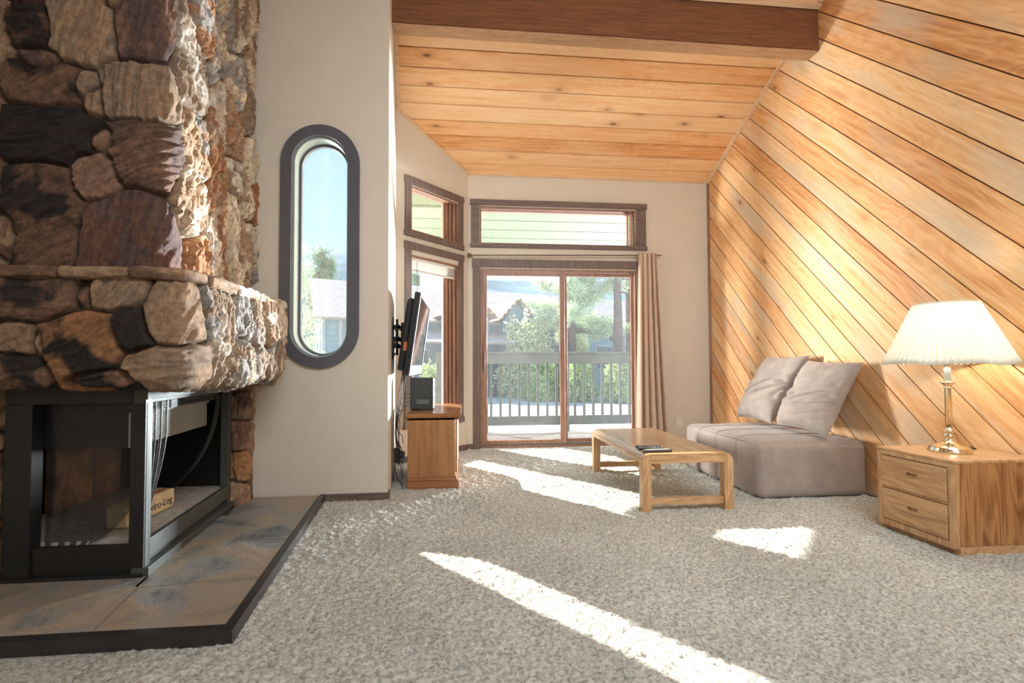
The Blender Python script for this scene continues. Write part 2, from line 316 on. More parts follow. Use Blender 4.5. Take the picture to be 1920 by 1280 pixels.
def gridmesh(name, V, nu, nv, mat, parent=None, colors=None, cname='stone', uv=None):
    F = grid_faces(nu, nv); me = bpy.data.meshes.new(name); me.vertices.add(nu*nv); me.vertices.foreach_set('co', V.reshape(-1).astype(np.float32))
    me.loops.add(F.size); me.loops.foreach_set('vertex_index', F.ravel().astype(np.int32))
    me.polygons.add(len(F)); me.polygons.foreach_set('loop_start', (np.arange(len(F))*4).astype(np.int32)); me.polygons.foreach_set('use_smooth', np.ones(len(F), bool))
    me.update(calc_edges=True)
    if colors is not None:
        ca = me.color_attributes.new(cname, 'FLOAT_COLOR', 'POINT'); cc = np.concatenate([colors.reshape(-1, 3), np.ones((nu*nv, 1))], 1)
        ca.data.foreach_set('color', cc.ravel().astype(np.float32))
    if uv is not None:
        ul = me.uv_layers.new(name='UVMap'); ul.data.foreach_set('uv', uv.reshape(-1, 2)[F.ravel()].ravel().astype(np.float32))
    me.validate(); return link(name, me, mat, parent)

def clip(poly, a, b, c):
    """keep a*u+b*v<=c"""
    out = []
    for i in range(len(poly)):
        p, q = poly[i-1], poly[i]; dp = a*p[0]+b*p[1]-c; dq = a*q[0]+b*q[1]-c
        if (dp <= 0) != (dq <= 0): t = dp/(dp-dq); out.append((p[0]+(q[0]-p[0])*t, p[1]+(q[1]-p[1])*t))
        if dq <= 0: out.append(q)
    return out
def boards(name, poly, du, dv, fn, width, gap, thick, mat, phase=0., tones=None):
    """cut a flat region into boards running along du; fn(a,b,d) -> 3-D (a,b region coordinates, d depth)"""
    bm = bmesh.new(); uvl = bm.loops.layers.uv.new('UVMap'); tl = bm.loops.layers.float_color.new('tone'); meta = []
    vs = [dv[0]*p[0]+dv[1]*p[1] for p in poly]; k0 = math.floor((min(vs)-phase)/width); k1 = math.ceil((max(vs)-phase)/width)
    for k in range(k0, k1):
        lo = phase+k*width+gap/2; hi = phase+(k+1)*width-gap/2
        p = clip(poly, -dv[0], -dv[1], -lo); p = clip(p, dv[0], dv[1], hi) if p else p
        if len(p) < 3: continue
        r = random.Random(k*31+5); tone = tones[k % len(tones)] if tones else r.random()
        off = r.random()*40, r.random()*40; n0 = len(bm.faces)
        a = [bm.verts.new(fn(u, v, 0)) for u, v in p]; b = [bm.verts.new(fn(u, v, thick)) for u, v in p]
        fs = [bm.faces.new(a)]
        fs += [bm.faces.new((a[i], b[i], b[(i+1) % len(p)], a[(i+1) % len(p)])) for i in range(len(p))]
        for f in fs:
            for l in f.loops:
                i = a.index(l.vert) if l.vert in a else b.index(l.vert); q = p[i]
                l[uvl].uv = (q[0]*du[0]+q[1]*du[1]+off[0], q[0]*dv[0]+q[1]*dv[1]+off[1]); l[tl] = (tone, tone, tone, 1)
    return bmo(name, bm, mat)

# ---------------------------------------------------------------- room shell
XR, YB = 3.075, 5.74
CZ = lambda y: 3.29+.42*(YB-y)
XL, YR = -3.2, -3.2
P0, P1 = Vector((-.69, 4.94, 0)), Vector((.05, 5.74, 0))
bdir = (P1-P0).normalized(); bout = Vector((-bdir.y, bdir.x, 0))       # outward from the room
BL_ = (P1-P0).length
bay = lambda s, z, d=0.: P0+bdir*s+bout*d+Vector((0, 0, z))

# carpet: real pile relief where the camera stands over it
def carpet(x0, x1, y0, y1, st):
    nx = int((x1-x0)/st)+1; ny = int((y1-y0)/st)+1
    X, Y = np.meshgrid(np.linspace(x0, x1, nx), np.linspace(y0, y1, ny), indexing='ij')
    edge = np.minimum(np.minimum(X-x0, x1-X), np.minimum(Y-y0, y1-Y)) < st*.5
    Z = .014*vn(X*50, Y*50)+.007*rng.random(X.shape)+.006*vn(X*9, Y*9, 3)-.015
    Z[edge] = -.012
    V = np.stack([X+(rng.random(X.shape)-.5)*st*.9*(~edge), Y+(rng.random(X.shape)-.5)*st*.9*(~edge), Z], -1)
    return V, nx, ny
V, nx, ny = carpet(-1.25, 3.07, 1.0, 5.735, .0095)
o = struct(gridmesh('floor', V, nx, ny, M['carpet']))
bm = bmesh.new(); box(bm, XL-.2, XR+.2, YR-.2, 5.9, -.16, -.02); o = struct(bmo('floor_base', bm, M['carpet']))
bm = bmesh.new(); box(bm, XL, -1.25, 1.0, 3.7, -.02, -.003); box(bm, XL, XR, YR, 1.0, -.02, -.003); struct(bmo('floor_margin', bm, M['carpet']))

# right wall: diagonal boards
wp = [(YR, 0), (YB, 0), (YB, 3.29), (.5, CZ(.5)), (YR, CZ(.5))]
s2 = 1/math.sqrt(2)
tones = [.55, .9, .62, .2, .75, .5, .95, .35, .7, .85, .45, .15, .6, .8, .3, .5, .9, .65, .4, .72, .58]
struct(boards('wall_right', wp, (s2, s2), (-s2, s2), lambda a, b, d: (XR+d, a, b), .17, .009, .012, M['boards'], -1.69, tones))
bx('wall_right_backing', (XR+.011, XR+.2, YR-.2, 5.9, -.15, 5.9), M['beam'], None, 0)['kind'] = 'structure'
# ceiling boards (sloped) : region coordinates (x, y)
cfn = lambda a, b, d: (a, b, CZ(b)+d)
cp = [(-.585, 3.95), (XR, 3.95), (XR, YB), (.05, YB), (-.69, 4.94)]
struct(boards('ceiling', cp, (1, 0), (0, 1), cfn, .178, .012, .012, M['ceilboards'], YB-.16))
cp2 = [(XL, .5), (XR, .5), (XR, 3.81), (XL, 3.81)]
struct(boards('ceiling_front', cp2, (1, 0), (0, 1), cfn, .178, .012, .012, M['ceilboards'], 3.81-.178*30))
bm = bmesh.new(); prism(bm, [(YR-.2, CZ(.5)+.014), (.5, CZ(.5)+.014), (3.84, CZ(3.84)+.014), (3.84, CZ(3.84)+.2), (.5, CZ(.5)+.2), (YR-.2, CZ(.5)+.2)], lambda u, v, d: (d, u, v), XL-.2, XR+.2)
prism(bm, [(-.80, 3.84), (XR+.2, 3.84), (XR+.2, 5.93), (.0, 5.93), (-.80, 5.06)], lambda u, v, d: (u, v, CZ(v)+.014+d), 0, .18)
struct(bmo('ceiling_roof', bm, M['beam']))
# beam
bm = bmesh.new(); prism(bm, [(3.81, 3.72), (3.95, 3.72), (3.95, CZ(3.95)+.01), (3.81, CZ(3.81)+.0)], lambda u, v, d: (d, u, v), -.57, XR-.002)
bmesh.ops.bevel(bm, geom=[e for e in bm.edges if abs(e.verts[0].co.z-3.72) < .01 and abs(e.verts[1].co.z-3.72) < .01], offset=.006, segments=2, affect='EDGES')
struct(bmo('trim_1', bm, M['beam']))
bx('trim_lit_underside', (-.569, XR-.003, 3.812, 3.948, 3.712, 3.7199), wood('rough_sawn_lit_underside', (.34, .18, .09), (.52, .32, .18), 'x', 70, .8, .1), None, .002)['kind'] = 'structure'  # added board under the beam, bounced light painted in as paler wood
# pale trim round the ceiling
def strip(name, a, b, w, h, side, mat):
    a = Vector(a); b = Vector(b); d = (b-a).normalized(); s = Vector(side).normalized(); n = d.cross(s).normalized()
    if n.z > 0: n = -n
    bm = bmesh.new(); pts = [a, a+s*w, a+s*w+n*h, a+n*h]; q = [p+(b-a) for p in pts]
    va = [bm.verts.new(p) for p in pts]; vb = [bm.verts.new(p) for p in q]; bm.faces.new(va[::-1]); bm.faces.new(vb)
    for i in range(4): bm.faces.new((va[i], va[(i+1) % 4], vb[(i+1) % 4], vb[i]))
    return struct(bmo(name, bm, mat))
sl = lambda x, y, dz=-.001: (x, y, CZ(y)+dz)
strip('trim_2', sl(XR-.001, 3.952), sl(XR-.001, YB-.001), .035, .02, (-1, 0, 0), M['lighttrim'])
strip('trim_3', sl(-.583, 3.952), sl(-.685, 4.945), .035, .02, (1, 0, 0), M['lighttrim'])
strip('trim_4', sl(-.685, 4.945), sl(.052, YB-.002), .03, .016, (-bout.x, -bout.y, 0), M['lighttrim'])
strip('trim_5', sl(.052, YB-.002), sl(XR-.03, YB-.002), .02, .014, (0, -1, .42), M['lighttrim'])
strip('trim_6', sl(-.57, 3.809), sl(XR-.001, 3.809), .045, .03, (0, -1, .42), M['lighttrim'])
strip('trim_7', sl(XR-.001, .6), sl(XR-.001, 3.76), .035, .02, (-1, 0, 0), M['lighttrim'])
bx('trim_8', (XR-.02, XR-.001, YB-.03, YB-.001, .0, 3.27), M['redwood_z'], None, .002)['kind'] = 'structure'

# back wall with openings for the door (x .2-2.12, z 0-2.15) and the transom (x .17-2.13, z 2.46-2.9)
bm = bmesh.new(); T = .15
def wseg(x0, x1, z0, z1): box(bm, x0, x1, YB, YB+T, z0, z1)
wseg(.05, .19, 0, 3.29); wseg(2.13, 3.08, 0, 3.29); wseg(.19, 2.13, 2.155, 2.45); wseg(.19, 2.13, 2.91, 3.29)
struct(bmo('wall_back', bm, M['plaster']))
# bay wall with two openings
bm = bmesh.new()
def bseg(b_, s0, s1, z0, z1, d0=0., d1=.15, bev=0.):
    m4 = Matrix(((bdir.x, bout.x, 0, P0.x), (bdir.y, bout.y, 0, P0.y), (0, 0, 1, 0), (0, 0, 0, 1))); box(b_, s0, s1, d0, d1, z0, z1, bev, m4)
gs0, gs1 = .18, .93
bseg(bm, 0, gs0, 0, 3.75); bseg(bm, gs1, BL_+.04, 0, 3.35); bseg(bm, gs0, gs1, 0, .40); bseg(bm, gs0, gs1, 2.16, 2.41); bseg(bm, gs0, .42, 2.89, 3.66); bseg(bm, .42, .68, 2.89, 3.56); bseg(bm, .68, gs1, 2.89, 3.46)
struct(bmo('wall_bay', bm, M['plaster']))
# television wall
bm = bmesh.new(); prism(bm, [(-.57, 3.84), (-.69, 4.94), (-.80, 5.04), (-.77, 3.84)], lambda u, v, d: (u, v, d), -.02, 4.15)
box(bm, -.77, -.57, 3.69, 3.84, -.02, 4.2); struct(bmo('wall_left_return', bm, M['plaster']))
# oval-window wall
OX, OW, OZ0, OZ1, OY = -1.068, .205, 1.055, 2.72, 3.69
def stadium(w, z0, z1, n=40, cx=OX):
    pts = []; r = w
    for k in range(n+1): a = PI*k/n; pts.append((cx+r*math.cos(a), z1-r+r*math.sin(a)))
    for k in range(n+1): a = PI+PI*k/n; pts.append((cx+r*math.cos(a), z0+r+r*math.sin(a)))
    return pts
def ringsolid(bm, inner, outer, y0, y1, smooth=True):
    n = len(inner); L = [[bm.verts.new((p[0], y, p[1])) for p in ps] for ps in (inner, outer) for y in (y0, y1)]
    i0, i1, o0, o1 = L
    for k in range(n):
        j = (k+1) % n
        bm.faces.new((i0[k], i0[j], o0[j], o0[k])); bm.faces.new((i1[k], o1[k], o1[j], i1[j]))
        bm.faces.new((i0[k], i1[k], i1[j], i0[j])); bm.faces.new((o0[k], o0[j], o1[j], o1[k]))
inn = stadium(OW, OZ0, OZ1)
def torect(p, x0, x1, z0, z1):
    cx = OX; cz = (OZ0+OZ1)/2; dx = p[0]-cx; dz = p[1]-cz; t = min(((x1-cx)/dx if dx > 1e-6 else (x0-cx)/dx if dx < -1e-6 else 1e9), ((z1-cz)/dz if dz > 1e-6 else (z0-cz)/dz if dz < -1e-6 else 1e9)); return (cx+dx*t, cz+dz*t)
rect = [torect(p, -1.366, -.77, .85, 2.95) for p in inn]
# snap nearest to true corners
for c in ((-1.366, .85), (-1.366, 2.95), (-.77, .85), (-.77, 2.95)):
    k = min(range(len(rect)), key=lambda i: (rect[i][0]-c[0])**2+(rect[i][1]-c[1])**2); rect[k] = c
bm = bmesh.new(); ringsolid(bm, inn, rect, OY, OY+.15)
box(bm, -1.366, -.77, OY, OY+.15, -.02, .85); box(bm, -1.366, -.77, OY, OY+.15, 2.95, 5.5); box(bm, XL, -1.366, OY, OY+.15, -.02, 5.5); box(bm, -.77, -.57, OY, OY+.1499, 4.2, 5.5)
struct(bmo('wall_left_front', bm, M['plaster']))
bx('wall_left', (XL-.2, XL, YR-.2, OY+.15, -.02, 5.7), M['plaster'], None, 0)['kind'] = 'structure'
bx('wall_rear', (XL-.2, XR+.2, YR-.2, YR, -.02, 5.7), M['plaster'], None, 0)['kind'] = 'structure'
# baseboards
bx('baseboard_front', (-1.02, -.558, 3.675, 3.689, 0, .05), M['trimwood'], None, .002)['kind'] = 'structure'
bm = bmesh.new(); prism(bm, [(-.57, 3.676), (-.556, 3.676), (-.676, 4.935), (-.689, 4.935)], lambda u, v, d: (u, v, d), 0, .05); struct(bmo('baseboard_left', bm, M['trimwood']))
bm = bmesh.new(); bseg(bm, .0, BL_-.01, .0, .06, -.013, -.001); struct(bmo('baseboard_bay', bm, M['trimwood']))
bm = bmesh.new(); box(bm, .055, .125, YB-.014, YB-.001, 0, .06); box(bm, 2.2, XR-.02, YB-.014, YB-.001, 0, .06); struct(bmo('baseboard_back', bm, M['trimwood']))

# ---------------------------------------------------------------- oval window
w1 = struct(raw('window_1', [], [], None)); bpy.data.objects.remove(w1)
bm = bmesh.new(); inner = stadium(.205, 1.055, 2.72); mid = stadium(.285, .977, 2.80)
ringsolid(bm, inner, mid, OY-.028, OY-.001)
bmesh.ops.bevel(bm, geom=[e for e in bm.edges if abs(e.verts[0].co.y-(OY-.028)) < 1e-4 and abs(e.verts[1].co.y-(OY-.028)) < 1e-4 and len(e.link_faces) == 2 and abs(e.calc_face_angle(0)) > 1], offset=.006, segments=2, affect='EDGES')
w1 = struct(bmo('window_1', bm, M['ovalwood']))
bm = bmesh.new(); ringsolid(bm, stadium(.19, 1.07, 2.705), stadium(.2045, 1.0555, 2.7195), OY+.001, OY+.149); bmo('window_lining', bm, plain('pale_lining', (.28, .33, .33), .5), w1)
bm = bmesh.new(); ringsolid(bm, stadium(.172, 1.088, 2.687), stadium(.1895, 1.0705, 2.7045), OY+.10, OY+.13); bmo('window_gasket', bm, M['ovalwood'], w1)
bm = bmesh.new(); ps = stadium(.1718, 1.0882, 2.6868); prism(bm, ps, lambda u, v, d: (u, d, v), OY+.112, OY+.118); bmo('window_pane', bm, M['glass'], w1)

# ---------------------------------------------------------------- sliding door and transom
def framebox(bm, x0, x1, z0, z1, w, y0, y1, bev=.002, wt=None, wb=None):
    wt = wt or w; wb = wb or w
    box(bm, x0, x0+w, y0, y1, z0, z1, bev); box(bm, x1-w, x1, y0, y1, z0, z1, bev)
    box(bm, x0+w, x1-w, y0, y1, z1-wt, z1, bev); box(bm, x0+w, x1-w, y0, y1, z0, z0+wb, bev)
bm = bmesh.new(); box(bm, .105, .19, YB-.024, YB-.001, 0, 2.19, .002); box(bm, 2.13, 2.20, YB-.024, YB-.001, 0, 2.19, .002); box(bm, .095, 2.22, YB-.03, YB-.001, 2.17, 2.265, .003)
d1 = struct(bmo('door_1', bm, M['trimwood_z']))
bm = bmesh.new(); framebox(bm, .192, 2.128, .0, 2.153, .022, YB+.001, YB+.13, wb=.03); bmo('door_frame', bm, M['redwood_z'], d1)
bm = bmesh.new(); box(bm, .2, 2.12, YB+.02, YB+.06, .031, .045); bmo('door_track', bm, M['silver'], d1)
bm = bmesh.new(); framebox(bm, .216, 1.222, .046, 2.125, .058, YB+.02, YB+.055, wb=.045, wt=.05); pL = bmo('sliding_panel', bm, M['redwood_z'], d1)
bx('sliding_pane', (.274, 1.164, YB+.034, YB+.04, .091, 2.075), M['glass'], pL, 0)
bm = bmesh.new(); box(bm, .228, .25, YB-.012, YB+.019, .92, 1.16, .004); bmo('door_handle', bm, M['trimwood_z'], pL)
bm = bmesh.new(); framebox(bm, 1.232, 2.105, .046, 2.125, .03, YB+.065, YB+.10, wb=.045, wt=.04); pR = bmo('fixed_panel', bm, M['redwood_z'], d1)
bx('fixed_pane', (1.262, 2.075, YB+.079, YB+.085, .091, 2.085), M['glass'], pR, 0)
# transom window
bm = bmesh.new(); box(bm, .085, .185, YB-.024, YB-.001, 2.43, 2.93, .002); box(bm, 2.165, 2.25, YB-.024, YB-.001, 2.43, 2.93, .002)
box(bm, .07, 2.265, YB-.03, YB-.001, 2.92, 2.985, .003); box(bm, .07, 2.265, YB-.03, YB-.001, 2.405, 2.455, .003); box(bm, 2.125, 2.166, YB-.02, YB-.001, 2.45, 2.925)
w2 = struct(bmo('window_2', bm, M['trimwood']))
bm = bmesh.new(); framebox(bm, .192, 2.128, 2.452, 2.908, .016, YB+.001, YB+.12); box(bm, 2.07, 2.085, YB+.02, YB+.09, 2.47, 2.89); box(bm, 2.035, 2.05, YB+.05, YB+.10, 2.47, 2.89); box(bm, .21, 2.11, YB+.03, YB+.1, 2.862, 2.874); bmo('window_frame', bm, M['redwood_x'], w2)
bx('window_pane', (.209, 2.11, YB+.07, YB+.075, 2.469, 2.861), M['glass'], w2, 0)
# bay windows
def bay_window(name, z0, z1, oz0, oz1, drop):
    bm = bmesh.new(); a0, a1 = .10, .995
    bseg(bm, a0+.01, gs0+.012, oz0, oz1, -.024, -.001, .002); bseg(bm, gs1-.012, a1-.01, oz0, oz1, -.024, -.001, .002)
    bseg(bm, a0, a1, oz1-.075, oz1, -.03, -.0012, .003); bseg(bm, a0, a1, oz0, oz0+.062, -.03, -.0012, .003)
    w = struct(bmo(name, bm, M['trimwood_z']))
    bm = bmesh.new(); t = .018
    bseg(bm, gs0+.001, gs0+t, z0, z1, .001, .13); bseg(bm, gs1-t, gs1-.001, z0, z1, .001, .13); bseg(bm, gs0+t, gs1-t, z1-t, z1-.001, .001, .13); bseg(bm, gs0+t, gs1-t, z0+.001, z0+t, .001, .13)
    for k, (a, b_) in enumerate(((.04, .02), (.075, .05), (.115, .07), (.15, .085))): bseg(bm, gs1-a-.02, gs1-a, z0+t, z1-t, b_, b_+.03, .003)
    bseg(bm, gs1-.15, gs1-t, z0+t, z1-t, .088, .108)
    bmo('window_frame', bm, M['redwood_z'], w)
    bm = bmesh.new(); bseg(bm, gs0+t, gs1-.15, z0+t, z1-t, .09, .096); bmo('window_pane', bm, M['glass'], w)
    return w
w3 = bay_window('window_3', .40, 2.16, .335, 2.285, 0); w4 = bay_window('window_4', 2.41, 2.89, 2.345, 2.975, 0)
# mini blind, gathered at the top of the lower bay window
bl = thing('window_blind', 'white slatted blind drawn up at the top of the narrow window', 'blind', bay(.5, 2.05, .02))
bm = bmesh.new(); bseg(bm, gs0+.03, gs1-.03, 2.105, 2.138, .022, .05, .003); bmo('head_rail', bm, M['white'], bl)
bm = bmesh.new()
for k in range(9): bseg(bm, gs0+.035, gs1-.035, 2.095-k*.0085, 2.0985-k*.0085, .024, .049)
for s in (.3, .55, .8): bseg(bm, s, s+.004, 2.0, 2.105, .0225, .0235)
bmo('slat_stack', bm, M['white'], bl)
bm = bmesh.new(); bseg(bm, gs0+.033, gs1-.033, 1.992, 2.016, .023, .05, .003); bmo('bottom_rail', bm, M['white'], bl)
bm = bmesh.new(); tube(bm, [bay(gs0+.12, 2.1, .018), bay(gs0+.12, 1.6, .016)], .003, 6); bmo('wand', bm, M['cable'], bl)

# ---------------------------------------------------------------- stone work
def path_resample(pts, ds, rad=0.):
    P = [np.array(p, float) for p in pts]
    # round the corners
    out = [P[0]]
    for i in range(1, len(P)-1):
        a = P[i-1]-P[i]; b = P[i+1]-P[i]; la = np.linalg.norm(a); lb = np.linalg.norm(b); r = min(rad, la*.45, lb*.45)
        p0 = P[i]+a/la*r; p2 = P[i]+b/lb*r
        for t in np.linspace(0, 1, 14): out.append((1-t)**2*p0+2*t*(1-t)*P[i]+t*t*p2)
    out.append(P[-1]); out = np.array(out); L = np.r_[0, np.cumsum(np.linalg.norm(np.diff(out, axis=0), axis=1))]
    s = np.arange(0, L[-1]+1e-9, ds); return s, np.stack([np.interp(s, L, out[:, 0]), np.interp(s, L, out[:, 1])], 1)
PAL = dict(red=(.20, .095, .065), brown=(.26, .145, .092), tan=(.46, .30, .185), black=(.035, .026, .023), purple=(.15, .092, .078), pink=(.38, .22, .15), cream=(.80, .66, .49), grey=(.40, .37, .34), orange=(.46, .22, .10), gtan=(.38, .27, .185), white=(.84, .76, .65))
def stone_sheet(name, pts, prof, seeds, parent, ds=.008, rad=.12, amp=.022, rough=.007, seed=1, jw=.013):
    s, P = path_resample(pts, ds, rad); n = len(s)
    tg = np.gradient(P, axis=0); tg /= np.linalg.norm(tg, axis=1)[:, None]; nor = np.stack([tg[:, 1], -tg[:, 0]], 1)   # right-hand side of travel = outward
    prof = np.array(prof, float); pl = np.r_[0, np.cumsum(np.linalg.norm(np.diff(prof, axis=0), axis=1))]; v = np.arange(0, pl[-1]+1e-9, ds); off = np.interp(v, pl, prof[:, 0]); zz = np.interp(v, pl, prof[:, 1])
    # profile normals (outward, up)
    to = np.gradient(off); tz = np.gradient(zz); ln = np.hypot(to, tz)+1e-9; po = tz/ln; pz = -to/ln
    S, Z = np.meshgrid(s, zz, indexing='ij'); O = np.broadcast_to(off, S.shape)
    Zc = Z + np.where(np.abs(po)[None, :] < .5, O*1.0, 0)     # stones wrap over the lips
    W1 = S+.045*(fbm(S*5, Zc*5, 3, seed)-.5)+.02*(fbm(S*16, Zc*16, 3, seed+5)-.5); W2 = Zc+.045*(fbm(S*5, Zc*5, 3, seed+9)-.5)+.02*(fbm(S*16, Zc*16, 3, seed+14)-.5)
    best = np.full(S.shape, 9e9); sec = best.copy(); idx = np.zeros(S.shape, int)
    for k, q in enumerate(seeds):
        d = ((np.abs(W1-q[0])/q[2])**2.4+(np.abs(W2-q[1])/q[3])**2.4)**(1/2.4)
        m_ = d < best; sec = np.where(m_, best, np.minimum(sec, d)); idx = np.where(m_, k, idx); best = np.where(m_, d, best)
    e = (sec-best); rr_ = np.array([min(q[2], q[3]) for q in seeds])[idx]; e = e*rr_*.5          # ~ metres to the joint
    prof_h = np.clip(e/jw, 0, 1); prof_h = prof_h*prof_h*(3-2*prof_h); dome = np.clip(1-best, -1, 1)
    ang = np.array([q[5] for q in seeds])[idx]; rg = np.array([q[6] for q in seeds])[idx]; bulge = np.array([q[7] for q in seeds])[idx]
    ca, sa = np.cos(ang), np.sin(ang); A = W1*ca+W2*sa; B = -W1*sa+W2*ca
    g1 = fbm(A*5+idx*3.1, B*70, 4, seed+20); g2 = 1-np.abs(2*fbm(A*6, B*44+idx*1.7, 3, seed+30)-1); g3 = fbm(S*26, Zc*20, 3, seed+40)
    tex = (g1-.5)*1.2+(g2-.75)*1.5+(g3-.5)*.6
    h = prof_h*(amp*bulge+.004*dome)+prof_h*rg*rough*tex*1.6 + .004*(g3-.5)
    taper = np.ones(S.shape)
    D = h-amp*.5
    X = P[:, None, 0]+nor[:, None, 0]*(O+po[None, :]*D); Y = P[:, None, 1]+nor[:, None, 1]*(O+po[None, :]*D); Zf = Z+pz[None, :]*D
    cols = np.array([PAL[q[4]] for q in seeds]); cols2 = np.array([PAL[q[8]] for q in seeds])
    mixv = np.clip((fbm(S*9+idx*5.3, Zc*9, 4, seed+50)-.47)*7, 0, 1)[..., None]
    grain = (.78+.44*np.clip((g1-.3)*2, 0, 1))[..., None]; C_ = (cols[idx]*(1-mixv)+cols2[idx]*mixv)*grain
    jit = (.9+.2*rng.random(len(seeds)))[idx][..., None]; C_ = C_*jit; mort = np.clip(e/.007, 0, 1)[..., None]; C_ = C_*mort+np.array((.085, .052, .035))*(1-mort)
    return gridmesh(name, np.stack([X, Y, Zf], -1), n, len(v), M['stone'], parent, C_)

FP = thing('stone_fireplace', 'tall corner fireplace of rough brown field stone with black metal firebox and slate hearth', 'fireplace', (-2.0, 2.9, 0))
x0c = -2.9; Yc = 2.42
def sd(x, z, rx, rz, c, ang=0., rg=1., bulge=1., c2=None, base=x0c): return (x-base, z, rx, rz, c, ang, rg, bulge, c2 or c)
ch = [sd(-2.029, 2.60, .119, .108, 'red', .1, 1.5, 1, 'black'), sd(-1.991, 2.437, .102, .062, 'purple', .2, 1, 1, 'brown'), sd(-1.787, 2.60, .17, .187, 'tan', 1.3, .5, 1.2, 'gtan'), sd(-1.547, 2.639, .125, .176, 'purple', 1.4, .9, 1, 'brown'),
      sd(-1.667, 2.76, .04, .062, 'tan', 1.5, .6), sd(-1.966, 2.335, .187, .12, 'brown', .6, 1, 1, 'black'), sd(-1.77, 2.34, .062, .062, 'tan', .2, .6, 1, 'gtan'), sd(-1.726, 2.247, .05, .085, 'tan', 1.4, .7, 1, 'pink'),
      sd(-1.926, 2.085, .232, .145, 'black', .25, 1.2, 1.2, 'black'), sd(-1.705, 2.069, .068, .056, 'pink', .1, .6, 1, 'tan'), sd(-1.564, 2.3, .155, .147, 'gtan', 1.45, .9, 1, 'tan'), sd(-1.536, 2.02, .147, .16, 'purple', .5, 1.5, 1.3, 'brown'),
      sd(-1.714, 1.895, .119, .115, 'pink', .9, .9, 1.1, 'tan'), sd(-1.952, 1.70, .187, .235, 'brown', .5, .8, 1.1, 'black'), sd(-1.615, 1.60, .165, .23, 'red', 1.3, .8, 1, 'purple'), sd(-2.105, 1.608, .071, .113, 'tan', 1.4, .8, 1, 'brown'),
      sd(-2.221, 2.555, .102, .227, 'tan', 1.4, .8), sd(-2.22, 2.202, .085, .17, 'pink', 1.4, .8, 1, 'tan'), sd(-2.22, 1.878, .10, .15, 'brown', 1.4, .8), sd(-2.20, 1.5, .096, .10, 'tan', .4, .8),
      sd(-1.80, 2.92, .16, .13, 'brown', .3), sd(-1.56, 2.95, .12, .12, 'tan', 1.2), sd(-2.05, 2.82, .13, .10, 'red', .2)]
r2 = random.Random(3)
for zz_ in np.arange(1.45, 4.7, .27):
    for xx_ in np.arange(-2.78, -2.3, .27): ch.append(sd(xx_+r2.uniform(-.05, .05), zz_+r2.uniform(-.05, .05), .15, .14, r2.choice(['brown', 'tan', 'red', 'gtan']), r2.random()*1.5))
for zz_ in np.arange(3.15, 4.9, .28):
    for xx_ in np.arange(-2.2, -1.5, .29): ch.append(sd(xx_+r2.uniform(-.05, .05), zz_+r2.uniform(-.05, .05), .16, .15, r2.choice(['brown', 'tan', 'purple', 'gtan']), r2.random()*1.5))
j = 0
for zz_ in np.arange(1.48, 4.9, .34):
    for ss in np.arange(1.68, 2.78, .27):
        j += 1
        ch.append((ss+r2.uniform(-.06, .06)+(.1 if j % 2 else 0), zz_+r2.uniform(-.07, .07), r2.uniform(.10, .17), r2.uniform(.14, .30), r2.choice(['cream', 'tan', 'white', 'gtan', 'cream', 'cream', 'orange', 'grey']), r2.uniform(1.25, 1.75), 2.7, r2.uniform(.7, 1.7), r2.choice(['white', 'cream', 'gtan', 'grey', 'orange', 'tan'])))
stone_sheet('chimney_breast', [(x0c, Yc), (-1.40, Yc), (-1.57, 3.70)], [(0, 1.36), (0, 4.80)], ch, FP, .0062, .13, .035, .010, 1)
x0m = -2.9; Ym = 2.2
sm = lambda *a, **k: sd(*a, **k, base=x0m)
ma = [sm(-1.807, 1.284, .223, .093, 'black', .1, .9, 1.2, 'brown'), sm(-1.611, 1.295, .035, .065, 'brown', 1.3, .8), sm(-1.47, 1.305, .13, .075, 'tan', .9, .5, 1, 'gtan'), sm(-1.848, 1.126, .09, .08, 'tan', .5, .9, 1, 'red'), sm(-1.775, 1.104, .031, .07, 'tan', 1.4, .6),
      sm(-1.617, 1.09, .175, .15, 'orange', .5, .8, 1.2, 'black'), sm(-1.408, 1.155, .088, .11, 'black', 1, 1.2, 1, 'black'), sm(-1.27, 1.231, .105, .13, 'tan', 1.1, .7, 1, 'brown'), sm(-1.289, 1.00, .18, .085, 'gtan', .1, .8, 1.4, 'tan'),
      sm(-1.861, .985, .15, .08, 'black', .5, 1, 1, 'brown'), sm(-1.53, .94, .13, .05, 'brown', .1, .9, 1, 'black'), sm(-2.03, 1.193, .10, .12, 'red', .8, .9), sm(-2.3, 1.28, .16, .1, 'brown'), sm(-2.3, 1.02, .2, .13, 'tan'), sm(-2.65, 1.2, .15, .2, 'brown')]
j = 0
for ss in np.arange(1.82, 3.2, .165):
    for zz_ in (1.01, 1.26):
        j += 1
        ma.append((ss+r2.uniform(-.03, .03)+(.07 if j % 2 else 0), zz_+r2.uniform(-.06, .06), r2.uniform(.06, .11), r2.uniform(.13, .24), r2.choice(['cream', 'gtan', 'white', 'grey', 'cream', 'tan']), r2.uniform(1.3, 1.75), 2.7, r2.uniform(.7, 1.6), r2.choice(['white', 'cream', 'grey', 'gtan', 'orange'])))
for k in range(8): ma.append((2.9+k*.13, 1.15, .08, .2, 'gtan', 1.4, 1.5, 1, 'tan'))
mant = [(x0m, Ym), (-1.20, Ym), (-1.20, 3.42), (-1.60, 3.56)]
stone_sheet('mantel', mant, [(-.30, .925), (-.05, .915), (-.012, .93), (0, .97), (.012, 1.15), (0, 1.34), (-.02, 1.375), (-.3, 1.385)], ma, FP, .006, .17, .035, .009, 4)
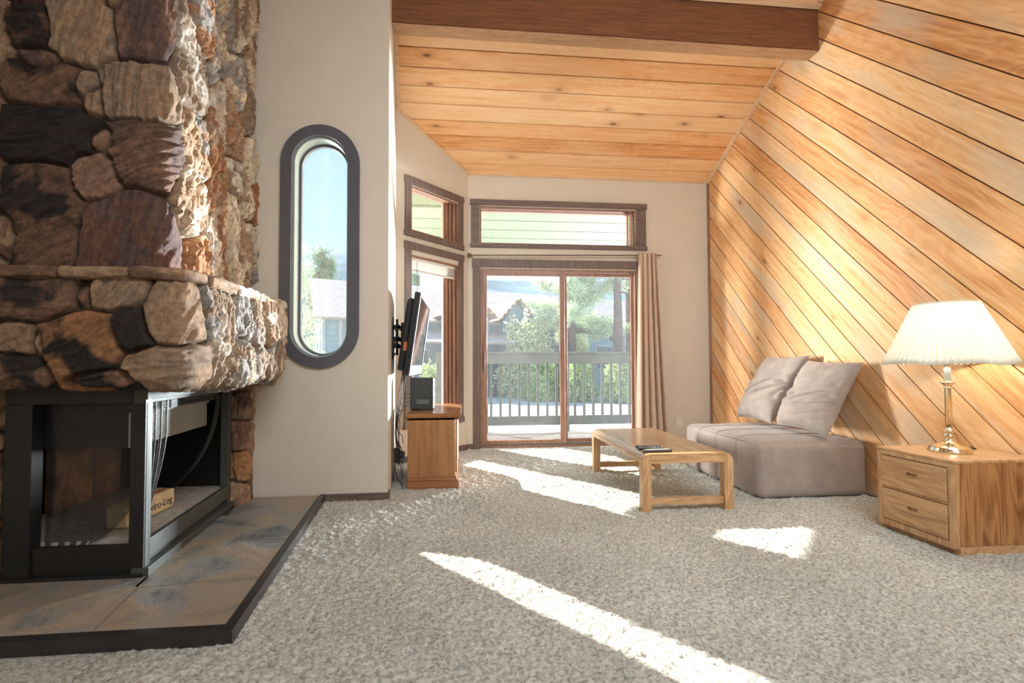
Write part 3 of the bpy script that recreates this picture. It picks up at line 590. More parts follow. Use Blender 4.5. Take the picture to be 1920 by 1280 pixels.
# thin ledge stones on top of the mantel
led = []
for k, ss in enumerate(np.arange(.0, 3.4, .27)): led.append((ss+r2.uniform(-.05, .05), 1.395, .16, .2, r2.choice(['brown', 'tan', 'pink', 'gtan']) if ss < 1.8 else r2.choice(['cream', 'white', 'gtan']), 0., .8 if ss < 1.8 else 1.8, 1., 'tan'))
stone_sheet('mantel_ledge', mant, [(-.34, 1.385), (0.0, 1.378), (.022, 1.383), (.026, 1.40), (.02, 1.415), (-.34, 1.425)], led, FP, .007, .17, .012, .006, 6)
bx('mantel_core', (-2.9, -1.34, 2.38, 3.6, .915, 1.41), M['mortar'], FP, 0)
bx('chimney_core', (-2.9, -1.66, 2.47, 3.68, 1.41, 4.8), M['mortar'], FP, 0)
cs = [(ss, zz_, .13, .13, c, 1.5, 1.6, 1.2, c2) for ss, zz_, c, c2 in ((.05, .10, 'pink', 'tan'), (.10, .30, 'orange', 'tan'), (.07, .52, 'brown', 'pink'), (.10, .72, 'gtan', 'purple'), (.05, .9, 'brown', 'tan'), (.27, .15, 'tan', 'brown'), (.27, .45, 'pink', 'tan'), (.27, .75, 'brown', 'tan'))]
stone_sheet('side_column', [(-1.63, 3.49), (-1.505, 3.50), (-1.56, 3.70)], [(0, .045), (0, .95)], cs, FP, .007, .04, .03, .009, 8)
cs = [(ss, zz_, .16, .12, c, 1.2, 1.3, 1., c2) for ss, zz_, c, c2 in ((.7, .10, 'tan', 'brown'), (.62, .30, 'orange', 'tan'), (.72, .48, 'gtan', 'brown'), (.65, .66, 'tan', 'red'), (.72, .84, 'pink', 'tan'), (.35, .15, 'brown', 'tan'), (.35, .5, 'tan', 'tan'), (.35, .8, 'brown', 'tan'))]
stone_sheet('side_column', [(-2.9, 2.34), (-2.09, 2.34), (-2.07, 2.5)], [(0, .045), (0, .95)], cs, FP, .008, .05, .03, .009, 9)

# hearth
bm = bmesh.new(); poly = [(-2.9, 1.85), (-.84, 1.86), (-1.025, 3.675), (-2.9, 3.675)]
prism(bm, poly, lambda u, v, d: (u, v, d), -.0, .036); bmo('hearth_base', bm, M['mortar'], FP)
bm = bmesh.new()
xe = lambda y: -.872-(y-1.86)*.102
ys = [1.895, 2.30, 2.78, 3.25, 3.672]
g = .004
slabs = []
slabs.append([(-1.33, 1.895), (xe(1.895), 1.895), (xe(2.30), 2.30), (-1.40, 2.245)])
for a, b_ in zip(ys[1:-1], ys[2:]): slabs.append([(-1.5, a), (xe(a), a), (xe(b_), b_), (-1.6, b_)])
slabs.append([(-2.0, 1.895), (-1.33, 1.895), (-1.40, 2.245), (-1.42, 2.36), (-2.05, 2.36)]); slabs.append([(-2.88, 1.895), (-2.0, 1.895), (-2.05, 2.36), (-2.88, 2.36)])
slabs[1] = [(-1.42, 2.255), (-1.40, 2.245), (xe(2.30), 2.30), (xe(2.78), 2.78), (-1.5, 2.79)]
for p in slabs:
    c = (sum(q[0] for q in p)/len(p), sum(q[1] for q in p)/len(p)); q = [(u+(c[0]-u)*.012, v+(c[1]-v)*.012) for u, v in p]
    prism(bm, q, lambda u, v, d: (u, v, d), .03, .047)
bmo('hearth_slab', bm, M['slate'], FP)
bm = bmesh.new(); prism(bm, [(-.83, 1.845), (-1.02, 3.686), (-1.052, 3.686), (-.868, 1.885)], lambda u, v, d: (u, v, d), 0, .052); prism(bm, [(-2.9, 1.845), (-.83, 1.845), (-.868, 1.885), (-2.9, 1.885)], lambda u, v, d: (u, v, d), 0, .052)
bmo('hearth_edging', bm, plain('black_edging', (.03, .028, .028), .3, var=.2), FP)

# ---------------------------------------------------------------- firebox
FA, FB = Vector((-1.448, 2.36, 0)), Vector((-1.577, 3.457, 0)); fd = (FB-FA).normalized(); FL = (FB-FA).length
fin = Vector((-fd.y, fd.x, 0))           # into the box (towards -x)
if fin.x > 0: fin = -fin
m4f = Matrix(((fd.x, fin.x, 0, FA.x), (fd.y, fin.y, 0, FA.y), (0, 0, 1, 0), (0, 0, 0, 1)))
def fb(bm, s0, s1, d0, d1, z0, z1, bev=.002): box(bm, s0, s1, d0, d1, z0, z1, bev, m4f)
bm = bmesh.new()
box(bm, -2.033, -1.515, 2.362, 2.40, .828, .915, .002); box(bm, -2.035, -1.925, 2.36, 2.42, .06, .828, .002); box(bm, -1.925, -1.50, 2.375, 2.40, .06, .185, .002)   # front face bands
box(bm, -1.515, -1.452, 2.362, 2.415, .06, .915, .003)
box(bm, -2.05, -1.45, 2.345, 2.40, .045, .062, .002)
fr_ = bmo('firebox_frame', bm, M['black'], FP)
bm = bmesh.new()
fb(bm, .012, .045, .0, .05, .06, .83); fb(bm, .0, FL, -.006, .05, .845, .915); fb(bm, .0, FL, .012, .05, .828, .846); fb(bm, FL-.05, FL, .0, .05, .06, .83)
fb(bm, .045, FL-.05, .0, .022, .115, .20); fb(bm, .045, FL-.05, .022, .06, .085, .115); fb(bm, .0, FL, -.02, .05, .045, .085)
fb(bm, .045, FL-.12, .075, .09, .80, .815)
bmo('firebox_side_frame', bm, M['fmetal_lit'], FP)
bm = bmesh.new(); fb(bm, .06, FL-.17, .09, .10, .618, .778); fb(bm, .06, FL-.17, .075, .10, .765, .782); bmo('smoke_hood', bm, M['hood'], FP)
bm = bmesh.new(); prism(bm, [(-2.30, 2.43), (-1.50, 2.43), (-1.62, 3.45), (-2.30, 3.45)], lambda u, v, d: (u, v, d), .10, .19); bmo('firebox_floor', bm, M['ash'], FP)
bm = bmesh.new(); box(bm, -2.5, -2.30, 2.44, 3.56, .06, .92); box(bm, -2.30, -1.60, 3.45, 3.56, .06, .92); box(bm, -2.30, -1.48, 2.43, 3.56, .90, .93); box(bm, -2.30, -1.94, 2.425, 2.44, .06, .90)
box(bm, -2.02, -1.50, 2.425, 2.44, .62, .90)
bmo('firebox_liner', bm, M['black'], FP)
bm = bmesh.new(); box(bm, -2.299, -2.24, 2.90, 3.18, .191, .80, .012); box(bm, -2.299, -2.23, 3.19, 3.40, .191, .80, .012); bmo('brick_lining', bm, M['brick'], FP)
# mesh curtains
def drape(name, fn, nu, nv, uvs=(1., 1.)):
    U, Vv = np.meshgrid(np.linspace(0, 1, nu), np.linspace(0, 1, nv), indexing='ij'); P = np.array([[fn(U[i, j], Vv[i, j]) for j in range(nv)] for i in range(nu)])
    return gridmesh(name, P, nu, nv, M['mesh'], FP, uv=np.stack([U*uvs[0], Vv*uvs[1]], -1))
def f1(u, v):   # front curtain, its hem pulled to the left
    z = .82-v*.72; lean = .0
    w = .40*(1-.02*v) if v < .62 else .40*(1-.35*((v-.62)/.38)**1.6)
    x = -1.92+u*w; zz = z+.16*max(0, v-.45)*u*1.2
    return (x, 2.425+.005*math.sin(u*34+v*3)*(.4+v*.6)+.012*math.sin(v*3), max(zz, .09))
drape('mesh_curtain', f1, 150, 40, (.5, .75))
def f2(u, v):   # gathered bunch at the post, right face
    z = .825-v*.52; w = (.24-.02*v)*(1-.80*max(0, v-.3)**1.6/.7**1.6); s = .045+u*w
    q = FA+fd*s+fin*(.035+.012*math.sin(u*26)); return (q.x, q.y, z)
drape('mesh_curtain', f2, 90, 40, (.35, .6))
def f3(u, v):   # far curtain swooping down into the box
    a = Vector((0, 0)); t = v; s = FL-.055-.045*u-.36*t**2.2-.06*u*t; z = .815-.58*(1-(1-t)**1.6)-.05*u*t
    q = FA+fd*s+fin*(.06+.28*t*t+.012*math.sin(u*19)); return (q.x, q.y, z-.0*u)
drape('mesh_curtain', f3, 60, 40, (.25, .7))
def f4(u, v):
    q = FA+fd*(.06+u*(FL-.16))+fin*(.055+.006*math.sin(u*60)); return (q.x, q.y, .828-v*.05)
drape('mesh_valance', f4, 120, 4, (.95, .05))

# firelog package lying on the firebox floor
LG = thing('firelog_package', 'paper-wrapped firelog with brown lettering lying inside the firebox', 'firelog', (-1.75, 2.72, .192))
mt = Matrix.Translation((-1.715, 2.775, .246))
bm = bmesh.new(); box(bm, -.055, .055, -.19, .19, -.054, .054, .016, mt, 4); box(bm, -.05, .05, .186, .205, -.035, .05, .01, mt); bmo('wrapper', bm, M['paper'], LG)
def text(name, body, size, mtx, mat, parent, ext=.0006):
    cu = bpy.data.curves.new(name, 'FONT'); cu.body = body; cu.size = size; cu.extrude = ext; cu.align_x = 'CENTER'; cu.align_y = 'CENTER'
    t_ = bpy.data.objects.new(name, cu); COL.objects.link(t_); dg = bpy.context.evaluated_depsgraph_get(); me = bpy.data.meshes.new_from_object(t_.evaluated_get(dg)); bpy.data.objects.remove(t_)
    me.transform(mtx); return link(name, me, mat, parent)
tm = mt @ Matrix.Translation((.0558, .045, -.004)) @ Matrix(((0, 0, 1, 0), (1, 0, 0, 0), (0, 1, 0, 0), (0, 0, 0, 1)))
text('lettering', 'Enviro-Log', .056, tm, M['ink'], LG)
bm = bmesh.new(); bmesh.ops.create_circle(bm, cap_ends=True, radius=.02, segments=24, matrix=mt @ Matrix.Translation((.02, .12, .0545)) @ Matrix.Scale(1.8, 4, (0, 1, 0))); bmo('emblem', bm, M['redink'], LG)

# ---------------------------------------------------------------- coffee table
CT = thing('coffee_table', 'low oak coffee table with rounded corners and open ends', 'table', (1.52, 3.82, 0))
tx0, tx1, ty0, ty1, tz = 1.20, 1.845, 3.165, 4.46, .388
def rprof(x0, x1, z0, z1, r, n=8, both=True):
    pts = [(x0, z0)] + [(x0+r-r*math.cos(a), z1-r+r*math.sin(a)) for a in np.linspace(0, PI/2, n)] + [(x1-r+r*math.sin(a), z1-r+r*math.cos(a)) for a in np.linspace(0, PI/2, n)] + [(x1, z0)]
    return pts
bm = bmesh.new(); prism(bm, rprof(tx0, tx1, tz-.062, tz, .05)[1:-1]+[(tx1, tz-.062), (tx1-.02, tz-.068), (tx0+.02, tz-.068), (tx0, tz-.062)], lambda u, v, d: (u, d, v), ty0+.066, ty1-.066); bmo('table_top', bm, M['tabletop'], CT)
for ya, yb_ in ((ty0, ty0+.0645), (ty1-.0645, ty1)):
    for sgn in (0, 1):
        xa = tx0 if sgn == 0 else tx1-.062; n = 8; r = .055
        if sgn == 0: pl_ = [(tx0, -.004)]+[(tx0+r-r*math.cos(a), tz-r+r*math.sin(a)) for a in np.linspace(0, PI/2, n)]+[(tx0+.062, tz), (tx0+.062, -.004)]
        else: pl_ = [(tx1-.062, -.004), (tx1-.062, tz)]+[(tx1-r+r*math.sin(a), tz-r+r*math.cos(a)) for a in np.linspace(0, PI/2, n)]+[(tx1, -.004)]
        bm = bmesh.new(); prism(bm, pl_, lambda u, v, d: (u, d, v), ya, yb_); bmo('leg', bm, M['oak_z'], CT)
    bx('end_rail', (tx0+.0625, tx1-.0625, ya, yb_, tz-.066, tz), M['oak_x'], CT, .002)
    bx('stretcher', (tx0+.0625, tx1-.0625, ya+.014, yb_-.014, .038, .085), M['oak_x'], CT, .003)

# remotes
def remote(loc, rot, L_, W_, label, body, n, m_, gm=0):
    r = thing('remote_control', label, 'remote control', loc, 'remotes on the coffee table'); t = Matrix.Translation(loc) @ Matrix.Rotation(math.radians(rot), 4, 'Z')
    bm = bmesh.new(); box(bm, -L_/2, L_/2, -W_/2, W_/2, .001, .017, .004, t); bmo('body', bm, body, r)
    bm = bmesh.new()
    for i in range(n):
        for j_ in range(m_): box(bm, -L_*.42+i*L_*.84/(n-1)-.003, -L_*.42+i*L_*.84/(n-1)+.003, -W_*.32+j_*W_*.64/(m_-1)-.003, -W_*.32+j_*W_*.64/(m_-1)+.003, .0165, .0195, 0, t)
    bmo('buttons', bm, M['white'], r)
remote((1.335, 3.245, tz), 2, .20, .05, 'grey-topped remote nearest the front edge of the coffee table', plain('grey_remote', (.06, .06, .055), .4), 11, 3)
remote((1.325, 3.335, tz), -2, .18, .046, 'middle dark remote between the other two on the coffee table', M['plastic'], 8, 3)
remote((1.335, 3.415, tz), -4, .17, .042, 'farthest dark remote from the front edge of the coffee table', M['plastic'], 9, 3)

# ---------------------------------------------------------------- sofa seat and cushions
def cloth_block(name, x0, x1, y0, y1, z0, z1, r, st, seams_y, mat, parent=None):
    c = np.array([(x0+x1)/2, (y0+y1)/2, (z0+z1)/2]); hx = np.array([(x1-x0)/2, (y1-y0)/2, (z1-z0)/2])
    Vs = []; Fs = []; base = 0
    for ax in range(3):
        a, b_ = [i for i in range(3) if i != ax]
        for sg in (-1, 1):
            nu = int(2*hx[a]/st)+1; nv = int(2*hx[b_]/st)+1; U, W = np.meshgrid(np.linspace(-1, 1, nu), np.linspace(-1, 1, nv), indexing='ij')
            Q = np.zeros(U.shape+(3,)); Q[..., a] = U*hx[a]; Q[..., b_] = W*hx[b_]; Q[..., ax] = sg*hx[ax]
            inner_ = np.clip(Q, -(hx-r), hx-r); d = Q-inner_; L_ = np.linalg.norm(d, axis=-1, keepdims=True); nrm = d/np.maximum(L_, 1e-9); Q2 = inner_+nrm*r
            wpos = Q2+c; puff = .022*np.clip(1-(np.abs(Q2[..., 0])/hx[0])**4, 0, 1)*np.clip(1-(np.abs(Q2[..., 1])/hx[1])**4, 0, 1) if (ax == 2 and sg == 1) else 0
            wr = .010*(fbm(wpos[..., 0]*5+wpos[..., 2]*4, wpos[..., 1]*5+wpos[..., 2]*2, 4, 2+ax)-.5)
            seam = 0
            if ax != 1 or True:
                for sy in seams_y: seam = seam+np.exp(-((wpos[..., 1]-sy)/.009)**2)*(.016 if (ax == 2 and sg == 1) or (ax == 0 and sg == -1) else 0)
            if ax == 2 and sg == 1:
                for sx in (x0+.30, x0+.60): seam = seam+np.exp(-((wpos[..., 0]-sx)/.006)**2)*.008
            disp = puff+wr-seam; bot = np.clip((wpos[..., 2]-z0)/.03, 0, 1); Q2 = Q2+nrm*(disp*bot)[..., None]
            Vs.append((Q2+c).reshape(-1, 3)); f = grid_faces(nu, nv)+base; Fs.append(f if sg*(1 if ax != 1 else -1) > 0 else f[:, ::-1]); base += nu*nv
    V_ = np.concatenate(Vs); F_ = np.concatenate(Fs); bm = bmesh.new(); vv = [bm.verts.new(p) for p in V_]
    for f in F_: bm.faces.new([vv[i] for i in f])
    bmesh.ops.remove_doubles(bm, verts=bm.verts, dist=.0008); return bmo(name, bm, mat, parent, True)
sofa = cloth_block('sofa_seat', 2.155, 3.03, 3.355, 4.54, 0.0, .41, .055, .012, (3.66, 3.965, 4.26), M['sofa'])
tag(sofa, 'low armless taupe velour sofa block with stitched seams against the plank wall', 'sofa')
def cushion(name, BL, BR, TL, TR, th, seed, mat):
    BL, BR, TL, TR = map(np.array, (BL, BR, TL, TR)); n = 90; u = np.linspace(-1, 1, n); U, W = np.meshgrid(u, u, indexing='ij')
    pin = 1-.07*(1-np.abs(U)**1.5)*(np.abs(W)**3); pin2 = 1-.07*(1-np.abs(W)**1.5)*(np.abs(U)**3)
    a = (U*pin2+1)/2; b_ = (W*pin+1)/2
    P = (1-a)[..., None]*((1-b_)[..., None]*BL+b_[..., None]*TL)+a[..., None]*((1-b_)[..., None]*BR+b_[..., None]*TR)
    nr = np.cross(BR-BL, TL-BL); nr = nr/np.linalg.norm(nr)
    if nr[0] > 0: nr = -nr
    body = (np.clip(1-np.abs(U)**3, 0, 1)*np.clip(1-np.abs(W)**3, 0, 1))**.40
    low = 1+.22*np.exp(-((W+.45)/.5)**2)
    cr = 1-np.abs(2*fbm(U*.55+W*.3+3, W*4.2-U*1.3, 2, seed)-1); wr = .046*np.clip((cr-.72)/.28, 0, 1)**1.5*np.exp(-((W+.05)/.5)**2)+.016*(fbm(U*4, W*4, 3, seed+4)-.5)
    rad_ = .012*np.sin(np.arctan2(W, U)*14+seed)*np.clip(np.hypot(U, W)-.7, 0, 1)
    F1 = P+nr*((th*low*body-(wr-rad_)*body)[..., None]); F2 = P-nr*((th*.45*body)[..., None])
    bm = bmesh.new(); g1_ = [bm.verts.new(p) for p in F1.reshape(-1, 3)]; g2_ = [bm.verts.new(p) for p in F2.reshape(-1, 3)]
    for f in grid_faces(n, n): bm.faces.new([g1_[i] for i in f]); bm.faces.new([g2_[i] for i in f[::-1]])
    bmesh.ops.remove_doubles(bm, verts=bm.verts, dist=.0006)
    o_ = bmo(name, bm, mat, None, True)
    rim = [F1[i, 0] for i in range(n)]+[F1[-1, i] for i in range(n)]+[F1[n-1-i, -1] for i in range(n)]+[F1[0, n-1-i] for i in range(n)]
    bm = bmesh.new(); tube(bm, rim[::3]+[rim[0]], .0035, 6); bmo('piping', bm, mat, o_, True)
    return o_
c1 = cushion('throw_cushion', (2.70, 4.53, .475), (2.72, 4.03, .465), (2.965, 4.44, 1.06), (2.975, 3.88, 1.065), .105, 3, M['sofa'])
tag(c1, 'taupe velour cushion farther from the lamp, partly behind the other cushion', 'cushion', 'cushions on the sofa')
c2 = cushion('throw_cushion', (2.70, 3.93, .475), (2.69, 3.34, .455), (2.955, 3.86, 1.02), (2.985, 3.335, 1.00), .11, 9, M['sofa'])
tag(c2, 'creased taupe velour cushion nearer the lamp, in front of the other cushion', 'cushion', 'cushions on the sofa')

# ---------------------------------------------------------------- nightstand
NS = thing('nightstand', 'oak nightstand with two drawers standing in front of the plank wall', 'nightstand', (2.8, 2.49, 0))
nx0, nx1, ny0, ny1, nz = 2.525, 3.06, 2.27, 2.735, .49
bm = bmesh.new(); box(bm, nx0+.03, nx1, ny0, ny1, .045, nz-.001, .004); bmo('body', bm, M['oak_dark_z'], NS)
bm = bmesh.new(); box(bm, nx0+.0, nx1, ny0-.002, ny1+.002, nz-.02, nz, .006, None, 3); bmo('top', bm, M['oak_y'], NS)
bm = bmesh.new(); box(bm, nx0+.035, nx1-.01, ny0+.004, ny1-.004, -.004, .046); bmo('plinth', bm, M['oak_y'], NS)
bm = bmesh.new(); t_ = .036
box(bm, nx0, nx0+.034, ny0, ny0+t_, .03, nz-.018, .008, None, 3); box(bm, nx0, nx0+.034, ny1-t_, ny1, .03, nz-.018, .008, None, 3)
box(bm, nx0, nx0+.034, ny0+t_-.006, ny1-t_+.006, .03, .068, .006); box(bm, nx0, nx0+.034, ny0+t_-.006, ny1-t_+.006, nz-.042, nz-.018, .004); box(bm, nx0+.006, nx0+.034, ny0+t_-.004, ny1-t_+.004, .252, .264, .002)
bmo('face_frame', bm, M['oak_z'], NS)
for z0, z1 in ((.072, .249), (.267, .444)):
    zc = (z0+z1)/2+.01; yc = (ny0+ny1)/2; bm = bmesh.new(); ya, yb_ = ny0+t_+.001, ny1-t_-.001; sw, shh = .034, .009
    # drawer front with a real slot: four boxes round the slot and a back
    xo = nx0-.004; xi = nx0+.012
    box(bm, xo, xi, ya, yb_, z0, zc-shh, .0025); box(bm, xo, xi, ya, yb_, zc+shh, z1, .0025); box(bm, xo+.0001, xi, ya, yc-sw, zc-shh-.002, zc+shh+.002); box(bm, xo+.0001, xi, yc+sw, yb_, zc-shh-.002, zc+shh+.002); box(bm, xi, xi+.012, ya, yb_, z0, z1)
    dr = bmo('drawer', bm, M['oak_y'], NS)
    bm = bmesh.new()
    for k in range(2):
        a = yc-sw+.0 if k == 0 else yc+sw; box(bm, xo, xo+.002, a-.002, a+.002, zc-shh, zc+shh)
    box(bm, xo-.001, xo+.003, yc-sw-.001, yc+sw+.001, zc-shh-.004, zc-shh, .001); bmo('finger_slot', bm, M['oak_y'], dr)

# ---------------------------------------------------------------- lamp
LX, LY = 2.775, 2.51
LP = thing('table_lamp', 'brass candlestick lamp with white pleated shade on the nightstand', 'lamp', (LX, LY, nz))
bm = bmesh.new(); lathe(bm, [(.094, 0), (.098, .004), (.098, .012), (.092, .018), (.094, .024), (.080, .032), (.055, .045), (.034, .052), (.024, .065), (.017, .08), (.028, .088), (.030, .094), (.015, .102), (.022, .112), (.030, .12), (.022, .128), (.016, .135), (.017, .14)], (LX, LY, nz)); bmo('base', bm, M['brass'], LP, True)
bm = bmesh.new(); lathe(bm, [(.0165, .139), (.0165, .36), (.02, .364), (.02, .369), (.0155, .372), (.0155, .378), (.033, .392), (.040, .396), (.040, .399), (.015, .401)], (LX, LY, nz)); bmo('stem', bm, M['brass'], LP, True)
bm = bmesh.new(); lathe(bm, [(.0165, .4), (.0165, .478), (.012, .482)], (LX, LY, nz)); bmo('candle_sleeve', bm, M['white'], LP, True)
bm = bmesh.new(); lathe(bm, [(.012, .481), (.014, .50), (.014, .515), (.01, .52)], (LX, LY, nz)); bmo('socket', bm, M['brass'], LP, True)
bm = bmesh.new(); lathe(bm, [(.010, .519), (.022, .55), (.030, .585), (.026, .615), (.008, .635)], (LX, LY, nz)); bmo('bulb', bm, M['bulb'], LP, True)
n = 360; nv = 12; V_ = np.zeros((n, nv, 3))
for i in range(n):
    a = 2*PI*i/(n-1)
    for j_ in range(nv):
        t = j_/(nv-1); pl_ = (.005-.002*t)*math.sin(i*2*PI*64/(n-1))+.006*(1-t)*max(0, math.cos(a*6))**8*-1; r_ = .298*(1-t)+.148*t + pl_; zz_ = .505+.345*t+(.006*math.cos(a*6)*(1-t)); V_[i, j_] = (LX+r_*math.cos(a), LY+r_*math.sin(a), nz+zz_)
sh = gridmesh('lamp_shade', V_, n, nv, M['shade'], LP); md = sh.modifiers.new('thickness', 'SOLIDIFY'); md.thickness = .0015
for rr_, zz_, nm in ((.299, .507, 'bottom_binding'), (.148, .85, 'top_binding')):
    bm = bmesh.new(); tube(bm, [(LX+rr_*math.cos(a), LY+rr_*math.sin(a), nz+zz_+.006*math.cos(a*6)*(1 if zz_ < .6 else 0)) for a in np.linspace(0, 2*PI, 97)], .0035, 6, False); bmo(nm, bm, M['shade'], LP, True)
bm = bmesh.new()
for a in (0, 2*PI/3, 4*PI/3): tube(bm, [(LX, LY, nz+.845), (LX+.147*math.cos(a), LY+.147*math.sin(a), nz+.848)], .002, 6)
tube(bm, [(LX, LY, nz+.60), (LX, LY, nz+.86)], .003, 6); bmo('harp', bm, M['brass'], LP)
l = bpy.data.lights.new('lamp_light', 'POINT'); l.energy = 9; l.color = (1, .95, .86); l.shadow_soft_size = .05; lo = bpy.data.objects.new('lamp_light', l); COL.objects.link(lo); lo.location = (LX, LY, nz+.66)
bm = bmesh.new(); tube(bm, spline([(LX+.09, LY+.02, nz+.012), (LX+.15, LY+.05, nz+.006), (LX+.20, LY+.03, nz+.006), (LX+.24, LY+.08, nz+.004), (3.045, LY+.12, nz+.006)]), .003, 6); bmo('cord', bm, M['cable'], LP)

# ---------------------------------------------------------------- outlet
OT = thing('wall_outlet', 'white duplex wall outlet beside the curtain', 'outlet', (2.65, YB, .27))
bx('cover_plate', (2.612, 2.690, YB-.008, YB-.001, .212, .330), M['white'], OT, .002)
for zc in (.245, .297):
    bm = bmesh.new(); box(bm, 2.634, 2.668, YB-.011, YB-.007, zc-.016, zc+.016, .003); rc = bmo('receptacle', bm, M['white'], OT)
    bm = bmesh.new(); box(bm, 2.642, 2.645, YB-.0115, YB-.0105, zc-.003, zc+.009); box(bm, 2.656, 2.659, YB-.0115, YB-.0105, zc-.003, zc+.009); box(bm, 2.649, 2.653, YB-.0115, YB-.0105, zc-.012, zc-.007); bmo('slots', bm, M['plastic'], rc)

# ---------------------------------------------------------------- curtain and rod
RD = thing('curtain_rod', 'thin dark curtain rod with round finial above the sliding door', 'curtain rod', (1.2, 5.67, 2.30))
bm = bmesh.new(); tube(bm, [(.075, 5.665, 2.293), (2.42, 5.665, 2.335)], .008, 8); bmo('rod', bm, M['trimwood'], RD)
bm = bmesh.new(); lathe(bm, [(.004, -.026), (.018, -.018), (.024, 0), (.018, .018), (.004, .026)], (.062, 5.665, 2.293), 16); bmo('finial', bm, plain('bronze', (.16, .11, .07), .4, .6), RD, True)
bx('bracket', (.09, .10, 5.665, 5.738, 2.285, 2.30), M['trimwood'], RD, 0); bx('bracket', (2.33, 2.34, 5.665, 5.738, 2.325, 2.34), M['trimwood'], RD, 0)
n = 220; nv = 60; V_ = np.zeros((n, nv, 3))
for i in range(n):
    u = i/(n-1)
    for j_ in range(nv):
        t = j_/(nv-1); z = 2.36-t*2.33
        xt = 2.115+u*.245; xb = 2.065+u*.40; k = t**1.15; ph = u*PI*2*4.6
        amp_ = .026+.030*t; V_[i, j_] = (xt*(1-k)+xb*k+.010*math.sin(ph*1.0+1+t), 5.66+amp_*math.sin(ph+.6*math.sin(t*2))+.006*math.sin(ph*2.3+2), z+(.006*math.sin(ph) if t == 0 else 0))
cu = gridmesh('curtain', V_, n, nv, M['curtain']); md = cu.modifiers.new('thickness', 'SOLIDIFY'); md.thickness = .003
tag(cu, 'tan cloth curtain gathered at the right side of the sliding door', 'curtain')

# ---------------------------------------------------------------- television, mount, cabinet, speaker, cables
TV = thing('television', 'grey flat television on a wall arm, tilted down, seen edge-on', 'television', (-.42, 4.34, 1.25))
TT = Matrix.Translation((-.402, 4.34, 1.245)) @ Matrix.Rotation(math.radians(8), 4, 'Y')      # +x is the screen side
tvw, tvh = 1.04, .665
bm = bmesh.new(); box(bm, -.030, .012, -tvw/2, tvw/2, -tvh/2, tvh/2, .008, TT); box(bm, -.085, -.030, -tvw/2+.03, tvw/2-.03, -tvh/2+.03, tvh/2-.05, .018, TT); bmo('case', bm, M['plastic'], TV)
bm = bmesh.new()
for a, b_, c, d in ((-tvw/2, -tvw/2+.035, -tvh/2, tvh/2), (tvw/2-.035, tvw/2, -tvh/2, tvh/2), (-tvw/2+.035, tvw/2-.035, tvh/2-.03, tvh/2), (-tvw/2+.035, tvw/2-.035, -tvh/2, -tvh/2+.085)): box(bm, .012, .022, a+.001, b_-.001, c+.001, d-.001, .002, TT)
bmo('bezel', bm, M['silver'], TV)
bm = bmesh.new(); box(bm, .0121, .015, -tvw/2+.03, tvw/2-.03, -tvh/2+.08, tvh/2-.025, 0, TT); bmo('screen', bm, M['glassy_screen'], TV)
bm = bmesh.new(); box(bm, -.06, -.03, -tvw/2+.0285, -tvw/2+.0300, -.14, -.07, 0, TT); bmo('sticker', bm, M['redink'], TV)
MT = thing('television_mount', 'black folding wall mount behind the television', 'mount', (-.60, 4.2, 1.22))
bm = bmesh.new(); box(bm, -.617, -.592, 4.05, 4.15, 1.06, 1.40, .004); bmo('wall_plate', bm, M['black'], MT)
bm = bmesh.new()
for z_ in (1.14, 1.20, 1.30): box(bm, -.60, -.535, 4.06, 4.085, z_, z_+.035, .003); box(bm, -.56, -.535, 4.06, 4.35, z_, z_+.03, .003)
tube(bm, [(-.555, 4.07, 1.08), (-.555, 4.07, 1.38)], .010, 8); tube(bm, spline([(-.585, 4.03, 1.33), (-.555, 4.0, 1.26), (-.57, 4.01, 1.14), (-.585, 4.02, 1.05), (-.56, 4.0, 1.10)]), .005, 6); bmo('arm', bm, M['black'], MT)
bm = bmesh.new(); box(bm, -.535, -.505, 4.15, 4.45, 1.10, 1.36, .004); bmo('head_plate', bm, M['black'], MT)

CB = thing('television_cabinet', 'cherry wood television cabinet standing below the television, beaded top', 'cabinet', (-.26, 4.43, 0))
ca0, ca1, cb0, cb1 = -.455, -.062, 3.955, 4.90
bm = bmesh.new(); box(bm, ca0, ca1-.012, cb0, cb1, .0, .575, .002); bmo('body', bm, M['cherry'], CB)
bm = bmesh.new(); top = lambda e: [(ca0-.012, cb0-e), (ca1-.012+.028+e, cb0-e), (ca1-.012+.028+e, cb1-.10), (ca1-.08, cb1+.05), (ca0-.012, cb1+.05)]
prism(bm, top(.0), lambda u, v, d: (u, v, d), .552, .568); prism(bm, top(.010), lambda u, v, d: (u, v, d), .568, .578); prism(bm, top(.022), lambda u, v, d: (u, v, d), .578, .600); prism(bm, top(.014), lambda u, v, d: (u, v, d), .600, .605); bmo('top', bm, M['cherry_x'], CB)
bm = bmesh.new(); box(bm, ca0-.004, ca1+.018, cb0-.012, cb1, -.004, .062, .004); box(bm, ca0-.002, ca1+.006, cb0-.006, cb1, .062, .082, .005); box(bm, ca0-.001, ca1-.002, cb0-.003, cb1, .082, .10, .004); bmo('plinth', bm, M['cherry_x'], CB)
bm = bmesh.new(); box(bm, ca1-.036, ca1-.030, cb0-.003, cb0+.001, .10, .553, .001); bmo('bead_strip', bm, M['cherry'], CB)
for ya, yb_ in ((cb0+.04, 4.40), (4.42, cb1-.03)):
    bm = bmesh.new(); box(bm, ca1-.0115, ca1+.006, ya, yb_, .12, .54, .004); d_ = bmo('door', bm, M['cherry'], CB)
SP = thing('subwoofer', 'black box speaker on the television cabinet', 'speaker', (-.36, 4.32, .605))
bm = bmesh.new(); box(bm, -.468, -.268, 4.24, 4.46, .612, .885, .008, None, 3); bmo('case', bm, plain('speaker_black', (.045, .05, .05), .5), SP)
